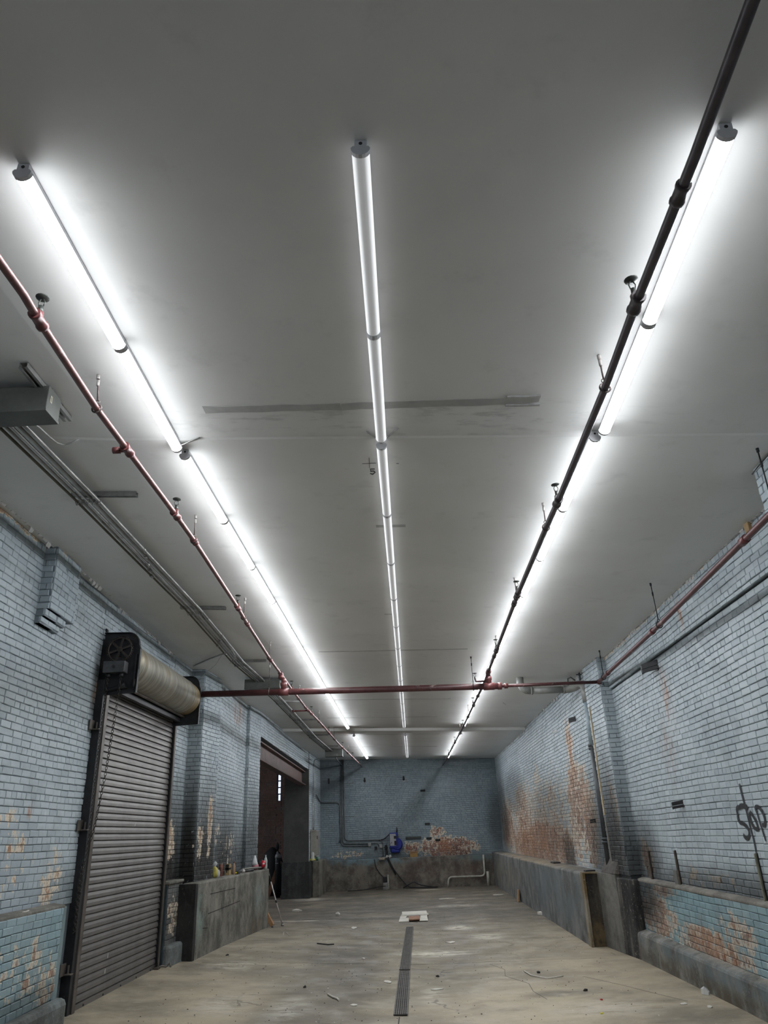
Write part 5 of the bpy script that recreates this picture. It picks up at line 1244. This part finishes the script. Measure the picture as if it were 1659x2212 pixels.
run('steel_rod', 'long grey rod lying along the far half of the left ledge', [(-3.40,15.9,LZ+.055),(-3.33,16.5,LZ+.05),(-3.20,17.15,LZ+.035)], .020, plain('grey_rod', (.17,.165,.15), .5, .3), 'rod', part='rod')
t = thing('hand_tool', 'stubby black hand tool with bright collar on the left ledge', 'tool', (-3.3,15.65,LZ)); q = MB(); q.cyl((-3.33,15.75,LZ+.022),(-3.25,16.25,LZ+.022),.022,10); obj('handle', q, M_BLKP, t); q = MB(); q.cyl((-3.345,15.62,LZ+.035),(-3.33,15.76,LZ+.028),.030,10); obj('collar', q, M_PALE, t); q = MB(); q.cyl((-3.385,15.42,LZ+.02),(-3.345,15.62,LZ+.025),.014,8); obj('shaft', q, M_BLKP, t); done(t)
t = thing('plastic_bag', 'knotted clear bag with pink contents on the left ledge', 'bag', (-3.33,16.9,LZ)); q = MB(); q.blob((-3.33,16.88,LZ+.065),(.075,.07,.068),9,.08,9); obj('pink_contents', q, plain('pink_candy', (.55,.19,.23), .4, var=.3, scale=20), t)
q = MB(); q.lathe((-3.345,16.88,LZ+.09),[(.07,0),(.065,.04),(.05,.09),(.032,.14),(.02,.175),(.004,.19)],11); obj('clear_top', q, plain('cloudy_film', (.52,.52,.53), .25, var=.2), t); done(t)
t = thing('snack_bag', 'black and red foil bag at the far end of the left ledge', 'bag', (-3.24,17.1,LZ)); q = MB(); q.blob((-3.265,17.08,LZ+.095),(.10,.06,.10),9,.12,11); obj('black_body', q, M_BLKP, t); q = MB(); q.blob((-3.195,17.03,LZ+.10),(.055,.04,.075),8,.12,12); obj('red_panel', q, plain('red_foil', (.50,.015,.03), .3, var=.2), t); q = MB(); q.blob((-3.18,16.995,LZ+.105),(.025,.012,.022),6,.2,13); obj('white_mark', q, plain('white_print', (.6,.55,.55), .4), t); done(t)
bottle(-3.175,17.2,LZ,.27,.040, 'empty clear plastic bottle at the far end of the left ledge', capm=M_CLR, mat=plain('cloudy_bottle', (.42,.46,.44), .2, var=.15))
# leaning at the ledge's end
t = thing('brick_block', 'tan brick leaning against the far end of the left ledge', 'brick', (-3.14,17.6,.06)); q = MB(); q.obox((-3.135,17.56,.20), (.072,0,-.118), (.035,0,.022), (0,.05,0)); obj('block', q, plain('tan_brick', (.34,.19,.09), .75, var=.2, bump=.3), t, bevel=.006); done(t)
t = thing('walking_stick', 'thin white stick with black grip leaning on the left ledge end', 'stick', (-2.86,17.63,.06)); A = Vector((-2.862,17.62,.075)); B = Vector((-3.165,17.50,1.10)); q = MB(); q.tube([A, A.lerp(B,.84)], .013, 9); obj('shaft', q, plain('dusty_white_tube', (.48,.45,.43), .4, var=.15), t); q = MB(); q.tube([A.lerp(B,.82), B], .017, 9); obj('grip', q, M_BLKP, t); q = MB(); q.tube([A.lerp(B,.42), A.lerp(B,.47)], .017, 9); obj('joint', q, M_BLKP, t); q = MB(); q.lathe(A - Vector((0,0,.012)), [(.028,0),(.03,.03),(.018,.06)], 10); obj('foot', q, M_BLKP, t); q = MB(); q.blob(A + Vector((.01,-.03,.015)),(.025,.012,.02),6,.1); obj('foot_label', q, M_PALE, t); done(t)

# ------------------------------------------------------------------ inside the dark opening
t = bpy.data.objects.new('window_1', None); COL.objects.link(t); t.location = (-5.27,31.25,3.15); tag(t, 'narrow bright window in the dark room beyond the opening', 'window', kind='structure'); t['_w'] = tuple(t.location)
q = MB(); q.box(-5.37,-5.325,31.2,31.3,3.13,4.16); q.box(-5.225,-5.17,31.2,31.3,3.13,4.16); q.box(-5.37,-5.17,31.2,31.3,3.11,3.14); q.box(-5.37,-5.17,31.2,31.3,4.14,4.17); obj('window_frame', q, plain('dark_blue_frame', (.02,.04,.06), .5), t)
M_FILL_PANE = emit('fill_light_pane', (.78,.86,1.0), 3.0)  # glow of the added annex window
M_PANE1 = emit('sky_pane', (.72,.80,1.0), .95)
for k in range(4):
    z0 = 3.16 + k*.248; q = MB(); q.box(-5.325 if k else -5.30,-5.225 if k else -5.25,31.25,31.26,z0,z0+.205); obj('pane', q, M_PANE1, t)
    q = MB(); q.box(-5.345,-5.195,31.22,31.27,z0+.205,z0+.248); obj('glazing_bar', q, M_IRON, t)
done(t)
w2 = bpy.data.objects.new('window_added', None); COL.objects.link(w2); w2.location = (-9.5,25,1.6); tag(w2, 'added unseen window giving fill light to the dark annex', 'window', kind='structure'); w2['_w'] = tuple(w2.location)  # out of view, added so its glowing panes brighten the annex brick
for k in range(4):
    q = MB(); q.box(-9.52,-9.50,23.04+k,23.96+k,1.64,3.96); obj('pane', q, M_FILL_PANE, w2); q = MB(); q.box(-9.53,-9.44,22.98+k,23.04+k,1.6,4.0); obj('glazing_bar', q, M_IRON, w2)
q = MB(); q.box(-9.53,-9.44,23.0,27.02,1.58,1.64); q.box(-9.53,-9.44,23.0,27.02,3.96,4.02); obj('window_frame', q, M_IRON, w2); done(w2)
t = thing('bollard', 'black steel bollard with two white marks inside the opening', 'bollard', (-4.53,26.75,0)); q = MB(); q.lathe((-4.53,26.75,0),[(.095,0),(.095,1.15),(.09,1.17)],16); obj('post', q, M_IRON, t)
for a in (-2.15, -1.6):
    q = MB(); V = [(-4.53+.097*math.cos(a+i*.12), 26.75+.097*math.sin(a+i*.12), 1.0+k*.025) for k in (0,1) for i in range(3)]; q.add(V, [(0,1,4,3),(1,2,5,4)]); obj('reflector', q, M_PALE, t)
done(t)
t = thing('grey_cap', 'lumpy grey plastic cap sitting on top of the bollard', 'cap', (-4.53,26.75,1.17)); q = MB(); q.lathe((-4.53,26.75,1.17),[(.098,0),(.10,.06),(.07,.12),(.02,.14)],12); q.blob((-4.545,26.73,1.32),(.035,.035,.05),6,.2,4); obj('cap', q, plain('grey_film', (.2,.2,.2), .4), t); done(t)
t = thing('tarp_bundle', 'large black rounded bundle standing behind the bollard', 'bundle', (-4.95,27.9,0)); q = MB(); q.lathe((-4.92,27.9,0),[(.36,0),(.42,.3),(.40,.7),(.36,1.05),(.26,1.32),(.10,1.46),(.01,1.50)],14); obj('tarp', q, plain('black_tarp', (.006,.006,.007), .8), t); q = MB(); q.blob((-4.72,27.75,1.5),(.06,.06,.12),6,.2,8); obj('peak', q, plain('black_tarp_peak', (.006,.006,.007), .8), t); done(t)
t = thing('leaning_plank', 'brown timber plank leaning inside the dark opening', 'plank', (-4.75,27.2,0)); q = MB(); q.obox((-4.72,27.15,.55),(.19,0,.52),(.06,0,-.022),(0,.02,0)); obj('plank', q, plain('brown_plank', (.16,.075,.035), .7, var=.2), t); done(t)
for i, z in enumerate((.9,1.4,1.9,2.4)):
    pass
# ------------------------------------------------------------------ floor things
M_GRATE = plain('dark_trench_grate', (.085,.078,.07), .55, .2, var=.3, scale=9)
def drain(y0, y1, x0, x1, label):
    t = thing('drain_grate', label, 'drain', ((x0+x1)/2, (y0+y1)/2, .006)); w = .135
    zf = floorz((x0+x1)/2, (y0+y1)/2) + .004
    q = MB(); n = 1
    q.add([(x0-w/2,y0,zf),(x0+w/2,y0,zf),(x1+w/2,y1,zf),(x1-w/2,y1,zf)], [(0,1,2,3)]); obj('channel', q, plain('drain_black', (.008,.008,.008), .9), t)
    for k in range(7):                                                   # long bars, cross bars
        q = MB(); dx = -w/2 + w*k/6; q.obox(((x0+x1)/2+dx,(y0+y1)/2,zf+.008),((x1-x0)/2,(y1-y0)/2,0),(.0042 if 0 < k < 6 else .007,0,0),(0,0,.006)); obj('grate_bar', q, M_GRATE, t)
    q = MB(); L = y1-y0; m_ = int(L/.045)
    for k in range(m_):
        y = y0 + L*(k+.5)/m_; x = x0 + (x1-x0)*(k+.5)/m_; q.box(x-w/2,x+w/2,y-.008,y+.008,zf+.003,zf+.0125)
    o = obj('cross_bars', q, M_GRATE, t); o['kind'] = 'stuff'; done(t)
drain(9.12, 11.78, -.228, -.216, 'nearer length of slotted drain grate in the floor centre')
drain(11.90, 17.0, -.216, -.168, 'farther length of slotted drain grate in the floor centre')
# flattened white cardboard sheet with a brown window
t = thing('cardboard_sheet', 'flattened white cardboard with a torn brown middle on the floor', 'cardboard', (-.09,19.1,.01)); M_WC = plain('dirty_white_card', (.62,.59,.52), .7, var=.1, scale=4)
def sheet(nm, poly, z, mat, par, th=.008):
    q = MB(); q.prism(poly, z, z+th); return obj(nm, q, mat, par)
sheet('back_flap', [(-.36,19.45),(.23,19.5),(.22,20.25),(-.37,20.2)], .012, M_WC, t)
sheet('back_fold', [(-.38,19.15),(.26,19.2),(.25,19.5),(-.37,19.45)], .02, plain('card_fold', (.50,.47,.41), .7), t)
sheet('left_flap', [(-.41,18.02),(-.19,18.0),(-.20,19.15),(-.39,19.2)], .012, M_WC, t); sheet('right_flap', [(.04,18.05),(.22,18.05),(.22,19.2),(.05,19.15)], .012, M_WC, t)
sheet('brown_core', [(-.19,18.05),(.045,18.08),(.05,18.75),(-.20,18.75)], .03, plain('brown_core', (.30,.15,.085), .7), t, .02); sheet('grey_core', [(-.26,18.75),(.06,18.75),(.07,19.2),(-.24,19.2)], .016, plain('grey_core', (.16,.14,.12), .8), t); done(t)
M_SCRAP = plain('white_scrap', (.58,.55,.49), .7, var=.12); M_DK = plain('dark_crumb', (.03,.028,.025), .9); M_TAN = plain('tan_wood_scrap', (.36,.22,.11), .75, var=.2, bump=.2)
def scrap(x, y, w, l, rot, label, mat=M_SCRAP, cat='scrap', nm='paper_scrap', h=.012, sd=0):
    rnd = random.Random(sd + int(x*100)); z = floorz(x, y) + .002; t = thing(nm, label, cat, (x, y, z)); c, s_ = math.cos(rot), math.sin(rot); V = []; n = 7
    for k in range(n):
        a = 2*math.pi*k/n; rr = rnd.uniform(.65, 1.1); u, v = math.cos(a)*w*rr, math.sin(a)*l*rr; V.append((x+u*c-v*s_, y+u*s_+v*c))
    q = MB(); zz_ = [rnd.uniform(.3, 1)*h for _ in V]; q.add([(a, b_, z) for a, b_ in V] + [(a, b_, z+k) for (a, b_), k in zip(V, zz_)] + [(x, y, z+h*1.2)], [tuple(reversed(range(n)))] + [(i, (i+1)%n, n+(i+1)%n, n+i) for i in range(n)] + [(n+i, n+(i+1)%n, 2*n) for i in range(n)]); obj('scrap', q, mat, t); done(t)
scrap(-3.12,21.5,.13,.10,0,'white crescent of paper on the floor beyond the leaning stick', sd=1, h=.05)
scrap(-1.89,19.8,.05,.12,.5,'crumpled white scrap left of the cardboard sheet', h=.07, sd=2)
scrap(-1.30,17.0,.09,.18,.1,'flat pale scrap on the floor left of the far drain', sd=3)
scrap(2.78,18.5,.10,.22,.4,'crumpled white paper near the right ledge foot', h=.06, sd=4)
scrap(.20,10.5,.09,.05,0,'small pale flake right of the near drain', sd=5)
scrap(3.04,9.40,.04,.075,.3,'clear crumpled cup at the foot of the right curb', M_CLR, 'cup', 'crushed_cup', .06, 6)
scrap(-.42,11.0,.045,.09,.4,'pale chip just left of the near drain', sd=7)
scrap(-.85,12.9,.03,.05,.4,'tiny pale chip between door and drain', sd=8)
scrap(.55,14.6,.09,.10,.2,'pale flake right of the farther drain', sd=9); scrap(-.75,9.6,.04,.05,1,'pale crumb on the near floor left of drain', sd=10)
scrap(2.4,24.3,.2,.15,.2,'white scrap on the far floor, right of centre', sd=11); scrap(.9,23.6,.3,.12,.2,'long white plaster streak lump on the far floor', sd=12, h=.02)
scrap(2.66,8.95,.05,.03,.2,'white chip on the near right floor by the curb', sd=13); scrap(2.85,8.75,.045,.03,1.2,'second white chip by the right curb, nearer the camera', sd=14)
for i, (x, y, lb) in enumerate(((-1.43,10.6,'black crumb of tar left of the near drain'), (.23,11.35,'black pebble right of the near drain'), (-2.98,13.1,'black clod at the foot of the left ledge'), (1.55,11.3,'black crumb beside the long bent white strip, right floor'), (-3.02,17.3,'dark clod beside the leaning brick'), (1.87,9.95,'tiny black crumb near the dark floor patch'))):
    scrap(x, y, .022, .03, i, lb, M_DK, 'debris', 'dirt_crumb', .02, 20+i)
scrap(1.93,9.4,.018,.018,0,'tiny red cap lying on the near right floor', plain('red_cap', (.4,.02,.02), .5), 'cap', 'bottle_cap', .012, 30); scrap(1.78,8.75,.018,.018,0,'tiny yellow cap lying on the near right floor', M_YEL, 'cap', 'bottle_cap', .012, 31)
def twig(pts, r_, mat, label, nm='strip'):
    P = [(x, y, floorz(x, y) + dz) for x, y, dz in pts]; t = thing(nm, label, 'strip', P[0]); q = MB(); q.tube(P, r_, 6); obj('strip', q, mat, t); done(t)
twig([(-1.10,10.15,.012),(-1.03,10.0,.012),(-.965,9.9,.014),(-.94,9.83,.012)], .010, M_SCRAP, 'short curled white strip on the near floor', 'paper_strip')
twig([(1.38,11.45,.012),(1.42,11.1,.012),(1.58,10.8,.014),(1.72,10.88,.012),(1.80,10.92,.012)], .007, M_SCRAP, 'long bent white strip on the right floor', 'paper_strip')
twig([(-1.75,14.5,.012),(-1.55,14.35,.012),(-1.45,14.4,.012)], .010, M_DK, 'dark twig left of the drain', 'twig')
twig([(-2.62,16.3,.01),(-2.52,15.6,.01)], .006, M_SCRAP, 'thin pale sliver on the left floor', 'sliver'); twig([(-2.55,16.2,.01),(-2.42,15.7,.01)], .005, M_SCRAP, 'thinner pale sliver crossing the first', 'sliver')
t = thing('wood_board', 'small tan board standing against the right ledge', 'board', (2.69,21.9,0)); q = MB(); q.obox((2.675,21.9,.14),(.012,0,.0),(0,.13,0),(.018,0,.14)); obj('board', q, M_TAN, t, bevel=.003); done(t)
t = thing('stone_slab', 'dark flat slab lying on the right ledge', 'slab', (3.0,17.5,1.05)); q = MB(); q.box(2.93,3.08,17.3,17.7,1.05,1.075); obj('slab', q, M_DK, t, bevel=.005); done(t)
t = thing('metal_scrap', 'dark scrap at the near end of the right ledge', 'scrap', (2.95,13.8,1.05)); q = MB(); q.box(2.84,3.0,13.72,13.9,1.05,1.075); obj('scrap', q, M_IRON, t, bevel=.005); done(t)
t = thing('paper_curl', 'white curl of paper on the left dusty sill', 'scrap', (-3.6,7.55,1.225)); q = MB(); q.tube([(-3.60,7.48,1.228),(-3.605,7.54,1.222),(-3.615,7.62,1.226)], .008, 6); obj('curl', q, M_SCRAP, t); done(t)
# uncountable grit over the floor
q = MB(); rnd = random.Random(5)
for i in range(900):
    y = 8.5 + 19*rnd.random()**1.3; x = rnd.uniform(-3.0, 2.65); z = floorz(x, y); s_ = rnd.uniform(.003, .011); a = rnd.uniform(0, 6.28); V = [(x+s_*math.cos(a+k*2.1)*rnd.uniform(.6,1.4), y+s_*math.sin(a+k*2.1)*rnd.uniform(.6,1.6), z+.001) for k in range(3)]
    q.add(V + [(x, y, z + s_*.8)], [(0,1,3),(1,2,3),(2,0,3)])
g_ = obj('floor_grit', q, M_DK); tag(g_, 'scattered dark grit over the concrete floor', 'grit', kind='stuff')
q = MB()
for i in range(500):
    y = 8.5 + 19*rnd.random()**1.3; x = rnd.uniform(-3.0, 2.65); z = floorz(x, y); s_ = rnd.uniform(.003, .012); a = rnd.uniform(0, 6.28); V = [(x+s_*math.cos(a+k*2.1)*rnd.uniform(.6,1.4), y+s_*math.sin(a+k*2.1)*rnd.uniform(.6,1.6), z+.001) for k in range(3)]
    q.add(V + [(x, y, z + s_*.5)], [(0,1,3),(1,2,3),(2,0,3)])
g_ = obj('paint_flakes', q, M_SCRAP); tag(g_, 'scattered white paint flakes over the concrete floor', 'flakes', kind='stuff')
# ragged plaster where walls meet the ceiling
def ragged(pts, label, seed, n):
    rnd = random.Random(seed); t = thing('plaster_edge', label, 'plaster', pts[0] + (ceilz(*pts[0]),)); q = MB(); L = Vector((pts[1][0]-pts[0][0], pts[1][1]-pts[0][1])); 
    s_ = 1 if pts[0][0] < 0 else -1
    for i in range(n):
        f0 = i/n; f1 = (i + rnd.uniform(.6, 1.0))/n; hgt = rnd.uniform(.006, .02) if rnd.random() < .75 else rnd.uniform(.03, .085)
        a = (pts[0][0]+L.x*f0, pts[0][1]+L.y*f0); c = (pts[0][0]+L.x*f1, pts[0][1]+L.y*f1); za, zc_ = ceilz(*a), ceilz(*c)
        q.add([(a[0],a[1],za-hgt),(c[0],c[1],zc_-hgt*rnd.uniform(.5,1.2)),(c[0],c[1],zc_+.005),(a[0],a[1],za+.005),(a[0]+s_*.018,a[1],za-hgt*.3),(c[0]+s_*.018,c[1],zc_-hgt*.3),(c[0]+s_*.012,c[1],zc_+.005),(a[0]+s_*.012,a[1],za+.005)], [(0,1,5,4),(4,5,6,7),(0,4,7,3),(1,2,6,5)])
    o = obj('plaster_edge_flakes', q, M_TAPE2, t); o['kind'] = 'stuff'; done(t)
ragged([(3.262,3.5),(3.262,12.0)], 'ragged white plaster edge above the near right wall', 3, 90)
ragged([(3.145,13.0),(3.15,28.5)], 'ragged white plaster edge above the far right wall', 4, 110)
ragged([(-3.60,5.0),(-3.70,8.9)], 'ragged white plaster edge above the near left wall', 6, 40)
ragged([(-3.775,9.0),(-3.79,11.9)], 'ragged white plaster edge over the roller door', 7, 26)
ragged([(3.125,12.1),(3.095,12.9)], 'ragged white plaster edge on top of the right pilaster', 8, 10)
